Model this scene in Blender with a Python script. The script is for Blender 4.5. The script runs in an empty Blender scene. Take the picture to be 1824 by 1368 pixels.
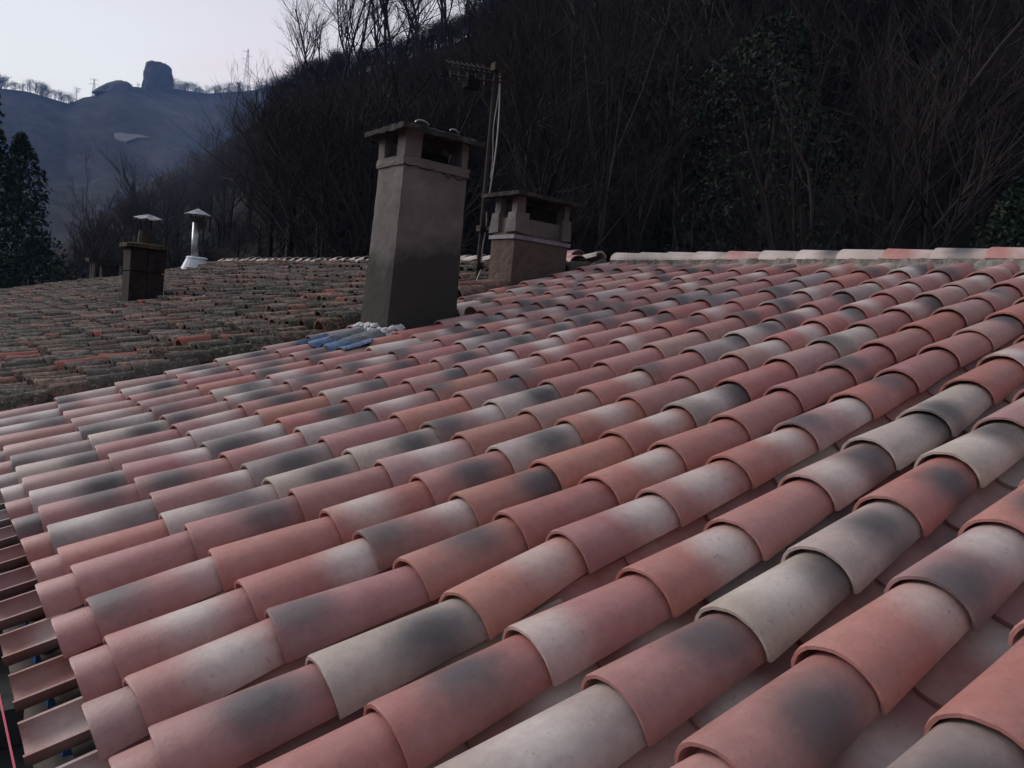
import bpy, math, random
import numpy as np
from mathutils import Vector, Matrix

random.seed(7)
rng = np.random.default_rng(11)
C = bpy.context.scene.collection
scn = bpy.context.scene

# ------------------------------------------------------------------ camera
S = 0.25                      # metres between two rows of cover tiles
L = 1.3576543 * S             # exposed length of one course
SLOPE = math.radians(17.0)
CS, SN = math.cos(SLOPE), math.sin(SLOPE)

def RW(x, y, z=0.0):
    """roof frame (up the slope, along the eaves away from us, off the roof) -> world"""
    return Vector((x * CS - z * SN, y, x * SN + z * CS))

def UV(u, v, z=0.0):
    """course u, row v (growing towards us), z in rows above the roof plane -> world"""
    return RW(u * L, -v * S, z * S)

ROOF_ROT = Matrix(((CS, 0, -SN), (0, 1, 0), (SN, 0, CS)))
RP = np.array([[0.7804571822367669, 0.6090766072322338, 0.14111085435658902],
               [-0.2680285089901589, 0.12204080405781892, 0.9556499152473932],
               [0.5648427259541257, -0.7836655719542034, 0.2584975169503346]])
CP = np.array([0.87622402, 6.78340243, -4.06492172]) * S
CAM = RW(CP[0], -CP[1], -CP[2])
cam_axes = []
for i, s in ((0, 1), (1, -1), (2, -1)):            # camera x, y, z axes in the world
    a = RP[i] * s
    cam_axes.append(RW(a[0], -a[1], -a[2]))
cd = bpy.data.cameras.new("camera")
cam = bpy.data.objects.new("camera", cd)
C.objects.link(cam)
rot = Matrix((cam_axes[0], cam_axes[1], cam_axes[2])).transposed()
cam.matrix_world = Matrix.Translation(CAM) @ rot.to_4x4()
cd.sensor_width = 36.0
cd.lens = 1381.82286 / 1824 * 36.0
cd.clip_start = 0.05
cd.clip_end = 6000
scn.camera = cam

# ------------------------------------------------------------------ sky, sun, exposure
SUN_EL, SUN_AZ = math.radians(9), math.radians(-32)   # azimuth from +Y towards +X
world = bpy.data.worlds.new("World")
scn.world = world
world.use_nodes = True
nt = world.node_tree
nt.nodes.clear()
def wn(t, **k):
    n = nt.nodes.new(t)
    for a, b in k.items(): setattr(n, a, b)
    return n
wo = wn("ShaderNodeOutputWorld"); bg = wn("ShaderNodeBackground")
bg.inputs["Strength"].default_value = 0.1
sky = wn("ShaderNodeTexSky", sky_type='NISHITA', sun_disc=False, sun_elevation=SUN_EL,
         sun_rotation=SUN_AZ, air_density=1.0, dust_density=1.5)
tc = wn("ShaderNodeTexCoord")
sep = wn("ShaderNodeSeparateXYZ")
nt.links.new(tc.outputs["Generated"], sep.inputs[0])
grad = wn("ShaderNodeValToRGB")          # the cloud deck: pale at the horizon, greyer overhead
nt.links.new(sep.outputs["Z"], grad.inputs[0])
e = grad.color_ramp.elements
e[0].position = 0.0; e[0].color = (0.80, 0.765, 0.74, 1)
e[1].position = 1.0; e[1].color = (0.38, 0.395, 0.44, 1)
for ps, c in ((0.19, (0.77, 0.765, 0.755, 1)), (0.27, (0.70, 0.71, 0.74, 1)), (0.42, (0.54, 0.56, 0.61, 1))):
    el = grad.color_ramp.elements.new(ps); el.color = c
mp = wn("ShaderNodeMapping"); mp.inputs["Scale"].default_value = (1.2, 1.2, 5.0)
nt.links.new(tc.outputs["Generated"], mp.inputs[0])
nz = wn("ShaderNodeTexNoise"); nz.inputs["Scale"].default_value = 2.3; nz.inputs["Detail"].default_value = 5
nz.inputs["Roughness"].default_value = 0.5
nt.links.new(mp.outputs[0], nz.inputs[0])
cr = wn("ShaderNodeValToRGB")
cr.color_ramp.elements[0].position = 0.40; cr.color_ramp.elements[0].color = (0.99, 0.985, 0.965, 1)
cr.color_ramp.elements[1].position = 0.66; cr.color_ramp.elements[1].color = (1.03, 0.92, 0.92, 1)
nt.links.new(nz.outputs[0], cr.inputs[0])
mul = wn("ShaderNodeMix", data_type='RGBA', blend_type='MULTIPLY'); mul.inputs[0].default_value = 1.0
nt.links.new(grad.outputs[0], mul.inputs[6]); nt.links.new(cr.outputs[0], mul.inputs[7])
sc_ = wn("ShaderNodeVectorMath", operation='SCALE'); sc_.inputs["Scale"].default_value = 7.3
# the deck is brighter round the set sun and dimmer on the far side of the sky
dt = wn("ShaderNodeVectorMath", operation='DOT_PRODUCT'); nt.links.new(tc.outputs["Generated"], dt.inputs[0])
dt.inputs[1].default_value = (math.sin(SUN_AZ), math.cos(SUN_AZ), 0.15)
gl = wn("ShaderNodeMapRange"); gl.inputs[1].default_value = -0.9; gl.inputs[2].default_value = 0.75
gl.inputs[3].default_value = 0.42; gl.inputs[4].default_value = 1.12; nt.links.new(dt.outputs["Value"], gl.inputs[0])
m2 = wn("ShaderNodeVectorMath", operation='SCALE'); nt.links.new(mul.outputs[2], m2.inputs[0]); nt.links.new(gl.outputs[0], m2.inputs["Scale"])
nt.links.new(m2.outputs[0], sc_.inputs[0])
mixs = wn("ShaderNodeMix", data_type='RGBA'); mixs.inputs[0].default_value = 0.93
nt.links.new(sky.outputs[0], mixs.inputs[6]); nt.links.new(sc_.outputs[0], mixs.inputs[7])
nt.links.new(mixs.outputs[2], bg.inputs[0]); nt.links.new(bg.outputs[0], wo.inputs[0])

sd = bpy.data.lights.new("sun", 'SUN'); sun = bpy.data.objects.new("sun", sd); C.objects.link(sun)
sd.energy = 1.45; sd.angle = math.radians(28); sd.color = (1.0, 0.92, 0.88)
dirv = Vector((math.sin(SUN_AZ) * math.cos(math.radians(26)), math.cos(SUN_AZ) * math.cos(math.radians(26)), math.sin(math.radians(26))))
sun.rotation_euler = dirv.to_track_quat('Z', 'Y').to_euler()
scn.view_settings.view_transform = 'Standard'
scn.view_settings.look = 'None'
scn.view_settings.exposure = 0.80
scn.view_settings.gamma = 1.0
scn.view_settings.use_curve_mapping = False
scn.render.engine = 'CYCLES'
scn.cycles.use_denoising = True
scn.cycles.max_bounces = 6
scn.cycles.volume_bounces = 1

# ------------------------------------------------------------------ helpers
def az_dir(az, el=0.0):
    a, e_ = math.radians(az), math.radians(el)
    return Vector((math.sin(a) * math.cos(e_), math.cos(a) * math.cos(e_), math.sin(e_)))

def mesh(name, verts, faces, mat=None, smooth=False):
    m = bpy.data.meshes.new(name)
    m.from_pydata([tuple(v) for v in verts], [], faces)
    if mat: m.materials.append(mat)
    if smooth:
        m.polygons.foreach_set("use_smooth", [True] * len(m.polygons))
    m.update()
    return m

def link(name, m, parent=None, loc=None, mw=None, **props):
    o = bpy.data.objects.new(name, m)
    C.objects.link(o)
    if parent: o.parent = parent
    if mw is not None: o.matrix_local = mw
    elif loc is not None: o.location = loc
    for k, v in props.items(): o[k] = v
    return o

def thing(name, label, cat, loc=(0, 0, 0), group=None):
    o = bpy.data.objects.new(name, None); C.objects.link(o)
    o.empty_display_size = 0.2
    o.location = loc; o["label"] = label; o["category"] = cat
    if group: o["group"] = group
    return o

class MB:
    """collects pieces of one mesh"""
    def __init__(s): s.v = []; s.f = []
    def add(s, vs, fs):
        n = len(s.v); s.v += [tuple(v) for v in vs]; s.f += [tuple(i + n for i in f) for f in fs]
    def box(s, c, d, top=1.0, jit=0.0):
        x, y, z = d[0] / 2, d[1] / 2, d[2] / 2
        vs = []
        for k, sz in ((-1, 1.0), (1, top)):
            for a, b in ((-1, -1), (1, -1), (1, 1), (-1, 1)):
                vs.append((c[0] + a * x * sz + random.uniform(-jit, jit), c[1] + b * y * sz + random.uniform(-jit, jit), c[2] + k * z + random.uniform(-jit, jit)))
        s.add(vs, [(3, 2, 1, 0), (4, 5, 6, 7), (0, 1, 5, 4), (1, 2, 6, 5), (2, 3, 7, 6), (3, 0, 4, 7)])
    def tube(s, p0, p1, r0, r1=None, n=8, cap=True):
        r1 = r0 if r1 is None else r1
        p0, p1 = Vector(p0), Vector(p1); d = (p1 - p0).normalized()
        a = d.orthogonal().normalized(); b = d.cross(a)
        vs = []
        for p, r in ((p0, r0), (p1, r1)):
            for i in range(n):
                t = 2 * math.pi * i / n
                vs.append(p + a * (r * math.cos(t)) + b * (r * math.sin(t)))
        fs = [(i, (i + 1) % n, n + (i + 1) % n, n + i) for i in range(n)]
        if cap: fs += [tuple(range(n - 1, -1, -1)), tuple(range(n, 2 * n))]
        s.add(vs, fs)
    def path(s, pts, r, n=6):
        for a, b in zip(pts[:-1], pts[1:]): s.tube(a, b, r, r, n)
    def mesh(s, name, mat, smooth=False): return mesh(name, s.v, s.f, mat, smooth)
    def obj(s, name, mat, parent=None, smooth=False, **p): return link(name, s.mesh(name, mat, smooth), parent, **p)

def noise_fn(seed, octs=4, base=1.0):
    r = np.random.default_rng(seed); ph = r.uniform(0, 6.28, (octs * 4, 2)); fr = []
    for o in range(octs):
        for k in range(4):
            a = r.uniform(0, 6.28); f = base * 2 ** o * r.uniform(.7, 1.3)
            fr.append((math.cos(a) * f, math.sin(a) * f, 0.5 ** o))
    def f(x, y):
        t = 0
        for (a, b, w), (p, q) in zip(fr, ph): t = t + w * np.sin(a * x + b * y + p) 
        return t / 4
    return f

# ------------------------------------------------------------------ materials
class M:
    def __init__(s, name, rough=0.8, spec=0.3):
        s.m = bpy.data.materials.new(name); s.m.use_nodes = True; s.t = s.m.node_tree
        s.b = s.t.nodes["Principled BSDF"]; s.b.inputs["Roughness"].default_value = rough
        s.b.inputs["Specular IOR Level"].default_value = spec
    def n(s, t, **k):
        x = s.t.nodes.new(t)
        for a, b in k.items(): setattr(x, a, b)
        return x
    def l(s, a, b): s.t.links.new(a, b)
    def obj(s): return s.n("ShaderNodeTexCoord").outputs["Object"]
    def geo(s): return s.n("ShaderNodeNewGeometry").outputs["Position"]
    def noise(s, vec, scale, detail=4, rough=0.6, dist=0.0):
        x = s.n("ShaderNodeTexNoise"); x.inputs["Scale"].default_value = scale; x.inputs["Detail"].default_value = detail
        x.inputs["Roughness"].default_value = rough; x.inputs["Distortion"].default_value = dist
        s.l(vec, x.inputs["Vector"]); return x.outputs[0]
    def ramp(s, fac, stops, interp='LINEAR'):
        x = s.n("ShaderNodeValToRGB"); x.color_ramp.interpolation = interp
        el = x.color_ramp.elements
        while len(el) < len(stops): el.new(0.5)
        for e_, (p, c) in zip(el, stops):
            e_.position = p; e_.color = (c, c, c, 1) if isinstance(c, (int, float)) else (*c, 1)
        s.l(fac, x.inputs[0]); return x.outputs[0]
    def mix(s, fac, a, b, mode='MIX'):
        x = s.n("ShaderNodeMix", data_type='RGBA', blend_type=mode)
        for v, i in ((fac, 0), (a, 6), (b, 7)):
            if isinstance(v, (int, float)): x.inputs[i].default_value = v
            elif isinstance(v, tuple): x.inputs[i].default_value = (*v, 1)
            else: s.l(v, x.inputs[i])
        return x.outputs[2]
    def math(s, op, a, b=None, c=None, clamp=False):
        x = s.n("ShaderNodeMath", operation=op, use_clamp=clamp)
        for i, v in enumerate((a, b, c)):
            if v is None: continue
            if isinstance(v, (int, float)): x.inputs[i].default_value = v
            else: s.l(v, x.inputs[i])
        return x.outputs[0]
    def attr(s, name, out="Fac"):
        x = s.n("ShaderNodeAttribute", attribute_type='OBJECT', attribute_name=name); return x.outputs[out]
    def rnd(s): return s.n("ShaderNodeObjectInfo").outputs["Random"]
    def col(s, c):
        if isinstance(c, tuple): s.b.inputs["Base Color"].default_value = (*c, 1)
        else: s.l(c, s.b.inputs["Base Color"])
        return s
    def bump(s, h, strength=0.3, dist=0.01):
        x = s.n("ShaderNodeBump"); x.inputs["Strength"].default_value = strength; x.inputs["Distance"].default_value = dist
        s.l(h, x.inputs["Height"]); s.l(x.outputs[0], s.b.inputs["Normal"]); return s

def tile_material():
    m = M("flamed_terracotta", 0.52, 0.5)
    o = m.obj(); sp = m.n("ShaderNodeSeparateXYZ"); m.l(o, sp.inputs[0])
    off = m.attr("seed", "Vector")
    ov = m.n("ShaderNodeVectorMath", operation='ADD'); m.l(o, ov.inputs[0]); m.l(off, ov.inputs[1])
    w1 = m.noise(ov.outputs[0], 9.0, 3, 0.55)
    wob = m.math('SUBTRACT', w1, 0.5)
    base = m.attr("tint", "Color")
    def blob(name, rx, ry):
        v = m.n("ShaderNodeSeparateXYZ"); m.l(m.attr(name, "Vector"), v.inputs[0])
        dx = m.math('DIVIDE', m.math('SUBTRACT', sp.outputs[0], v.outputs[0]), rx)
        dy = m.math('DIVIDE', m.math('SUBTRACT', sp.outputs[1], v.outputs[1]), ry)
        d = m.math('SQRT', m.math('ADD', m.math('MULTIPLY', dx, dx), m.math('MULTIPLY', dy, dy)))
        d = m.math('ADD', d, m.math('MULTIPLY', wob, 0.6))
        k = m.n("ShaderNodeMapRange", interpolation_type='SMOOTHSTEP'); m.l(d, k.inputs[0])
        k.inputs[1].default_value = 0.15; k.inputs[2].default_value = 1.35; k.inputs[3].default_value = 1; k.inputs[4].default_value = 0
        return m.math('MULTIPLY', k.outputs[0], v.outputs[2])
    streak = m.noise(ov.outputs[0], 34, 8, 0.72)
    c = m.mix(m.math('MULTIPLY', m.ramp(w1, [(0.35, 0.0), (0.7, 1.0)]), 0.22), base, (0.42, 0.31, 0.29))
    c = m.mix(blob("pale", 0.105, 0.11), c, (0.55, 0.49, 0.46))
    c = m.mix(blob("dark", 0.115, 0.085), c, (0.075, 0.070, 0.075))
    c = m.mix(0.5, c, m.ramp(streak, [(0.3, 0.70), (0.7, 1.2)]), 'MULTIPLY')
    grime = m.noise(ov.outputs[0], 60, 6, 0.7)
    c = m.mix(m.ramp(grime, [(0.60, 0.0), (0.72, 0.6)]), c, (0.12, 0.085, 0.075))
    m.col(c); m.bump(m.noise(ov.outputs[0], 90, 8, 0.75), 0.35, 0.005)
    return m.m

def old_material():
    m = M("mossy_terracotta", 0.92, 0.15)
    o = m.obj(); off = m.attr("seed", "Vector")
    ov = m.n("ShaderNodeVectorMath", operation='ADD'); m.l(m.geo(), ov.inputs[0]); m.l(off, ov.inputs[1])
    p = ov.outputs[0]
    n1 = m.noise(p, 5.0, 6, 0.7); n2 = m.noise(p, 26, 6, 0.75); n3 = m.noise(m.geo(), 0.7, 3, 0.5); n4 = m.noise(p, 45, 3, 0.6)
    tint = m.attr("tint", "Color")
    isl = m.n('ShaderNodeNewGeometry').outputs['Random Per Island']
    tint = m.mix(1.0, tint, m.ramp(isl, [(0.0, (.5, .5, .5)), (0.3, (.85, .95, 1.0)), (0.6, (1.15, 1.15, 1.1)), (0.88, (1.4, 1.4, 1.35)), (1.0, (2.2, 1.5, 1.3))]), 'MULTIPLY')
    c = m.mix(m.ramp(n1, [(0.45, 0.0), (0.66, 0.8)]), tint, (0.085, 0.078, 0.075))
    c = m.mix(m.ramp(n2, [(0.48, 0.0), (0.60, 0.7)]), c, (0.040, 0.040, 0.034))
    moss = m.math('MULTIPLY', m.ramp(n2, [(0.47, 0.0), (0.55, 1.0)]), m.ramp(n3, [(0.42, 0.05), (0.6, 0.9)]))
    c = m.mix(moss, c, (0.040, 0.046, 0.030))
    c = m.mix(m.ramp(n4, [(0.60, 0.0), (0.66, 0.75)]), c, (0.30, 0.29, 0.27))
    fresh = m.attr("fresh")
    c = m.mix(fresh, c, m.mix(m.ramp(n2, [(0.5, 0.0), (0.7, 0.6)]), (0.27, 0.105, 0.085), (0.10, 0.07, 0.055)))
    m.col(c); m.bump(n2, 0.7, 0.015)
    return m.m

def simple(name, stops, scale, rough=0.9, bscale=None, bstr=0.4, bdist=0.01, detail=6, world_=False, spec=0.2):
    m = M(name, rough, spec); v = m.geo() if world_ else m.obj()
    m.col(m.ramp(m.noise(v, scale, detail, 0.65), stops))
    m.bump(m.noise(v, bscale or scale * 4, 5, 0.7), bstr, bdist)
    return m.m

TILE = tile_material()
OLD = old_material()
MORTAR = simple("lime_mortar", [(0.3, (0.09, 0.085, 0.075)), (0.5, (0.20, 0.185, 0.165)), (0.72, (0.34, 0.32, 0.29))], 14, 0.95, 40, 0.8, 0.012)
DECK = simple("cement_screed", [(0.3, (0.07, 0.065, 0.06)), (0.7, (0.15, 0.14, 0.13))], 8, 0.95)
MOSS = simple("moss", [(0.3, (0.022, 0.030, 0.014)), (0.6, (0.045, 0.055, 0.028)), (0.8, (0.10, 0.10, 0.07))], 30, 1.0, world_=True)
# ------------------------------------------------------------------ the tiles
def tile_mesh(name, mat, ln, w0, w1, h0, h1, th, n=12, flip=False, rough=0.0, seed=0, nl=1, bend=0.0):
    """barrel tile: lip at x=0, runs to x=ln; half ellipse w wide, h high. flip: a channel, open upwards"""
    r = random.Random(seed)
    V, F = [], []
    xs = [0.0, 0.006] + [0.006 + (ln - 0.006) * (k + 1) / nl for k in range(nl)]
    nrm = {}
    jit = {}
    def ring(x, k, inner, inset=0.0):
        t = x / ln; w = w0 + (w1 - w0) * t - inset; h = h0 + (h1 - h0) * t - inset
        if inner: w -= th; h -= th
        out = []
        for i in range(n + 1):
            a = math.pi * i / n
            j = jit.setdefault((round(x, 3), i), (r.uniform(-1, 1) * rough, r.uniform(-1, 1) * rough))
            y, z = w * math.cos(a), h * math.sin(a) ** 0.92 + bend * math.sin(math.pi * t)
            xx = x + (j[0] * 1.5 if k <= 1 or x > ln - 1e-6 else 0)
            if flip: z = h0 * 1.0 - z
            out.append((xx, y, z + j[1]))
        return out
    def strip(a, b, rev):
        m = len(V); V.extend(a); V.extend(b); q = len(a)
        for i in range(q - 1):
            f = (m + i, m + i + 1, m + q + i + 1, m + q + i)
            F.append(f if rev else f[::-1])
    outs = [ring(x, k, False, 0.002 if k == 0 else 0) for k, x in enumerate(xs)]
    # outer skin shares its rings so it shades smoothly
    m = len(V); q = n + 1
    for o in outs: V.extend(o)
    rev = not flip
    for k in range(len(outs) - 1):
        for i in range(n):
            f = (m + k * q + i, m + k * q + i + 1, m + (k + 1) * q + i + 1, m + (k + 1) * q + i)
            F.append(f[::-1] if rev else f)
    ins = [ring(x, 9, True) for x in (xs[0], xs[-1])]
    strip(ins[0], ins[1], rev)
    strip(outs[0], ins[0], rev)
    strip(outs[-1], ins[-1], not rev)
    for i in (0, n):
        m = len(V); V.extend([outs[0][i], outs[-1][i], ins[1][i], ins[0][i]]); F.append((m, m + 1, m + 2, m + 3))
    return mesh(name, V, F, mat, True)

TL = 0.455
COVER = [tile_mesh("cover_tile", TILE, TL, .0985, .077, .087, .062, .0095, 14, seed=k, rough=.0010, nl=2, bend=b) for k, b in ((1, 0.0), (2, .002), (3, -.001))]
STARTER = tile_mesh("cover_tile", TILE, 0.165, .088, .078, .070, .060, .0095, 14, seed=8, rough=.0006, nl=1)
STUB = tile_mesh("cover_tile", TILE, 0.25, .088, .078, .070, .060, .0095, 14, seed=9, rough=.0006)
PAN = [tile_mesh("channel_tile", TILE, TL, .078, .080, .052, .052, .011, 12, flip=True, seed=k, rough=.0006) for k in (4, 5)]

TINTS = {'r': (0.36, 0.138, 0.118), 'o': (0.375, 0.158, 0.125), 'p': (0.345, 0.205, 0.190), 'm': (0.345, 0.155, 0.145),
         'c': (0.41, 0.345, 0.31), 'g': (0.26, 0.215, 0.21)}
# row,course: tint, dark spot (place along the exposed part, size), pale spot (place, size)
LOOK = {
 (0,1):'mP6', (0,2):'mD18', (0,3):'oD6', (0,4):'r', (0,5):'oP7', (0,6):'o', (0,7):'m', (0,8):'m', (0,9):'mD2',
 (-1,1):'mP55', (-1,2):'rP9', (-1,3):'mD15P9', (-1,4):'oD8', (-1,5):'o', (-1,6):'oP7', (-1,7):'gP5D95', (-1,8):'r',
 (-2,1):'mD15P9', (-2,2):'r', (-2,3):'rP35', (-2,4):'mD55', (-2,5):'cD6', (-2,6):'oP55', (-2,7):'m', (-2,8):'m',
 (-3,1):'m', (-3,2):'mD7', (-3,3):'m', (-3,4):'pP6', (-3,5):'o', (-3,6):'p', (-3,7):'oP8',
 (-4,1):'r', (-4,2):'cD7', (-4,3):'cD6', (-4,4):'cD75', (-4,5):'pD15P9', (-4,6):'cD7',
 (-5,1):'gP35', (-5,2):'mP95', (-5,3):'gD5', (-5,4):'m', (-5,5):'o', (-5,6):'pD8',
 (-6,1):'mD6', (-6,2):'mD35', (-6,3):'mP7', (-6,4):'cD85', (-6,5):'pP4', (-6,6):'oD1',
 (-7,1):'cD75', (-7,2):'mP9', (-7,3):'gD3P9', (-7,4):'rD75', (-7,5):'m',
 (-8,1):'p', (-8,2):'pP8', (-8,3):'cP6', (-8,4):'o', (-8,5):'cD8', (-9,1):'cD8', (-9,2):'m', (-9,3):'mP6', (-9,4):'mD6',
 (-10,1):'gD1', (-10,2):'cD7', (-10,3):'pD2', (-11,1):'pP9', (-11,2):'gD1P8', (-12,1):'m', (-12,2):'pP5', (-13,1):'gD8P3',
 (1,1):'mD6', (1,2):'cD75', (1,3):'oP75', (1,4):'mP8', (1,5):'mP5', (1,6):'rP8', (1,7):'pD15P9', (1,8):'rD75', (1,9):'m', (1,10):'m',
 (2,2):'rD55', (2,3):'mP1', (2,4):'rP75', (2,5):'m', (2,6):'pD8P3', (2,7):'cD95', (2,8):'cD15', (2,9):'r',
 (3,2):'cP5', (3,3):'mD75', (3,4):'cD95P5', (3,5):'cD65', (3,6):'oD7', (3,7):'cD85P4',
 (4,3):'mD65', (4,4):'oP9', (4,5):'pD15P8', (4,6):'oD5', (5,3):'gD6', (5,4):'o', (5,5):'mD6', (-15,3):'p', (-15,5):'cD8',
}
def look_of(s, rr):
    i = 1; tint = TINTS[s[0]]; dark = [9, 0, 0]; pale = [9, 0, 0]
    while i < len(s):
        k = s[i]; j = i + 1
        while j < len(s) and s[j].isdigit(): j += 1
        num = s[i + 1:j]; v = float("0." + num) if num else 0.5
        if k == 'D': dark = [v * L, rr.uniform(-.055, .0), rr.uniform(.85, 1.0)]
        if k == 'P': pale = [v * L, rr.uniform(-.05, .02), rr.uniform(.55, .9)]
        i = j
    return tint, dark, pale

def dress(o, key, rr, soft=False):
    s = LOOK.get(key)
    if s is None:
        s = rr.choice(['r', 'r', 'm', 'm', 'm', 'm', 'm', 'p', 'p', 'p', 'c', 'g'])
        q = rr.random()
        if q < .38: s += 'D%d' % rr.choice((1, 2, 6, 7, 8, 9))
        elif q < .44: s += 'D%d' % rr.choice((3, 5))
        if rr.random() < .38: s += 'P%d' % rr.choice((1, 3, 5, 7, 8, 9))
    t, d, p = look_of(s, rr)
    b = rr.uniform(.9, 1.1)
    o["tint"] = [t[0] * b, t[1] * b * rr.uniform(.96, 1.04), t[2] * b * rr.uniform(.95, 1.06)]
    o["dark"] = d; o["pale"] = p
    o["seed"] = [rr.uniform(-20, 20) for _ in range(3)]

OFFS = """-15,2,6,-28 -15,3,8,-28 -14,2,0,-12 -14,3,1,8 -13,2,-2,-10 -13,3,-2,23 -12,2,-2,1 -12,3,-2,14 -11,1,-1,-7 -11,2,-4,12 -11,3,0,13 -10,1,1,-8 -10,2,-2,7 -10,3,0,21 -9,1,1,-12 -9,2,-6,10 -9,3,-4,28 -8,1,1,-21 -8,2,-2,-1 -8,3,-1,10 -7,1,1,-28 -7,2,1,-13 -7,3,-4,16 -6,1,2,-28 -6,2,-1,-10 -6,3,-2,16 -5,1,1,-19 -5,2,-1,-6 -5,3,0,9 -4,1,0,-11 -4,2,-8,-3 -4,3,0,7 -3,1,3,-27 -3,2,1,-27 -3,3,3,-15 -3,4,-1,-4 -3,5,-1,5 -3,6,-4,7 -3,7,-5,6 -3,8,-4,4 -3,9,3,3 -3,10,1,5 -3,11,0,1 -3,12,6,-1 -3,13,14,-6 -3,14,4,-3 -3,15,11,-8 -2,1,2,-13 -2,2,-1,-17 -2,3,3,-4 -2,4,1,0 -2,5,-4,5 -2,6,-5,5 -2,7,-7,9 -2,8,-9,9 -2,9,-1,3 -2,10,-2,3 -2,11,4,-4 -2,12,9,-4 -2,13,11,-7 -2,14,9,-14 -2,15,13,-12 -1,1,1,-7 -1,2,-2,-8 -1,3,2,-6 -1,4,0,2 -1,5,-4,7 -1,6,-6,9 -1,7,-4,6 -1,8,-2,2 -1,9,4,-4 -1,10,3,-4 -1,11,4,-4 -1,12,5,-6 -1,13,14,-12 -1,14,-9,-5 -1,15,-3,-7 0,1,1,-12 0,2,-4,-20 0,3,2,-3 0,4,1,-4 0,5,-1,6 0,6,-4,2 0,7,-9,5 0,8,-1,-4 0,9,3,1 0,10,13,-8 0,11,12,-7 0,12,18,-11 0,13,0,-5 1,2,-5,-8 1,3,0,0 1,4,6,-13 1,5,5,-5 1,6,-2,-1 1,7,2,1 1,8,7,-1 1,9,6,-2 1,10,19,-8 1,11,5,-5 2,3,1,-5 2,4,0,5 2,5,-4,9 2,6,-3,7 2,7,-3,7 2,8,-8,13 2,9,0,5 3,3,2,-3 3,4,-2,6 3,5,-5,5 3,6,-6,3 3,7,-2,-1 4,4,1,-2 4,5,0,3"""
_o = [int(x) for x in OFFS.replace(' ', ',').split(',')]
OFF = {(_o[i], _o[i + 1]): (_o[i + 2] / 100, _o[i + 3] / 100) for i in range(0, len(_o), 4)}
DV = [(0, -.2), (1, -.16), (2, -.10), (3, 0), (5, .05), (8, .04), (10, -.01), (13, -.08), (16, -.09)]
DU = [(0, 0), (2, -.02), (8, -.02), (10, .06), (13, .08), (16, .05)]
for _k in list(OFF):
    if _k[0] <= -4: OFF[_k] = (OFF[_k][0], OFF[_k][1] * .6)
def interp(t, u): return float(np.interp(u, [a for a, b in t], [b for a, b in t]))

def pixel(P):
    q = rot.transposed() @ (P - CAM)
    if q.z > -0.05: return None
    return (912 + 1381.8 * q.x / -q.z, 684 - 1381.8 * q.y / -q.z)
def in_frame(P, m=90):
    q = pixel(P)
    return q is not None and -m < q[0] < 1824 + m and -m < q[1] < 1368 + m

def tile_matrix(u, v, z, yaw=0.0, pitch=0.0, roll=0.0):
    return Matrix.Translation(UV(u, v, z)) @ ROOF_ROT.to_4x4() @ Matrix.Rotation(yaw, 4, 'Z') @ Matrix.Rotation(-pitch, 4, 'Y') @ Matrix.Rotation(roll, 4, 'X')

def joined(name, items, parent, mat, base, **props):
    """many pieces as one stuff mesh"""
    V, F = [], []; n = 0
    for me, mw in items:
        co = np.empty(len(me.vertices) * 3, np.float32); me.vertices.foreach_get("co", co); co = co.reshape(-1, 3)
        A = np.array(mw)[:3]
        V.append(co @ A[:, :3].T + A[:, 3])
        F += [tuple(i + n for i in p.vertices) for p in me.polygons]; n += len(co)
    o = link(name, mesh(name, np.concatenate(V), F, mat, True), parent, mw=Matrix.Translation(-Vector(base)))
    o["kind"] = "stuff"
    for k, v in props.items(): o[k] = v
    return o

GROUND = -6.2
ZERO = Vector((0, 0, 0)); ID = Matrix.Identity(4)
NH = Vector((3.0, -2.0, GROUND))
house = thing("house", "house with new roof of flamed pink, cream and smoky barrel tiles in the foreground", "house", NH)
NI = Matrix.Translation(-NH)
def deck(name, mat, u0, u1, v0, v1, z0, z1, parent, inv, v0b=None):
    vs = [UV(u0, v0, z0), UV(u1, v0, z0), UV(u1, v1, z0), UV(u0, v0b or v1, z0)] + [UV(u0, v0, z1), UV(u1, v0, z1), UV(u1, v1, z1), UV(u0, v0b or v1, z1)]
    m = mesh(name, vs, [(0, 1, 2, 3), (7, 6, 5, 4), (0, 4, 5, 1), (1, 5, 6, 2), (2, 6, 7, 3), (3, 7, 4, 0)], mat)
    return link(name, m, parent, mw=inv)
roof = deck("roof", DECK, 0.62, 16.5, 9.4, -15.5, -0.75, -0.30, house, NI)
covers_far, pans_far = [], []
n_cov = 0
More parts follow.
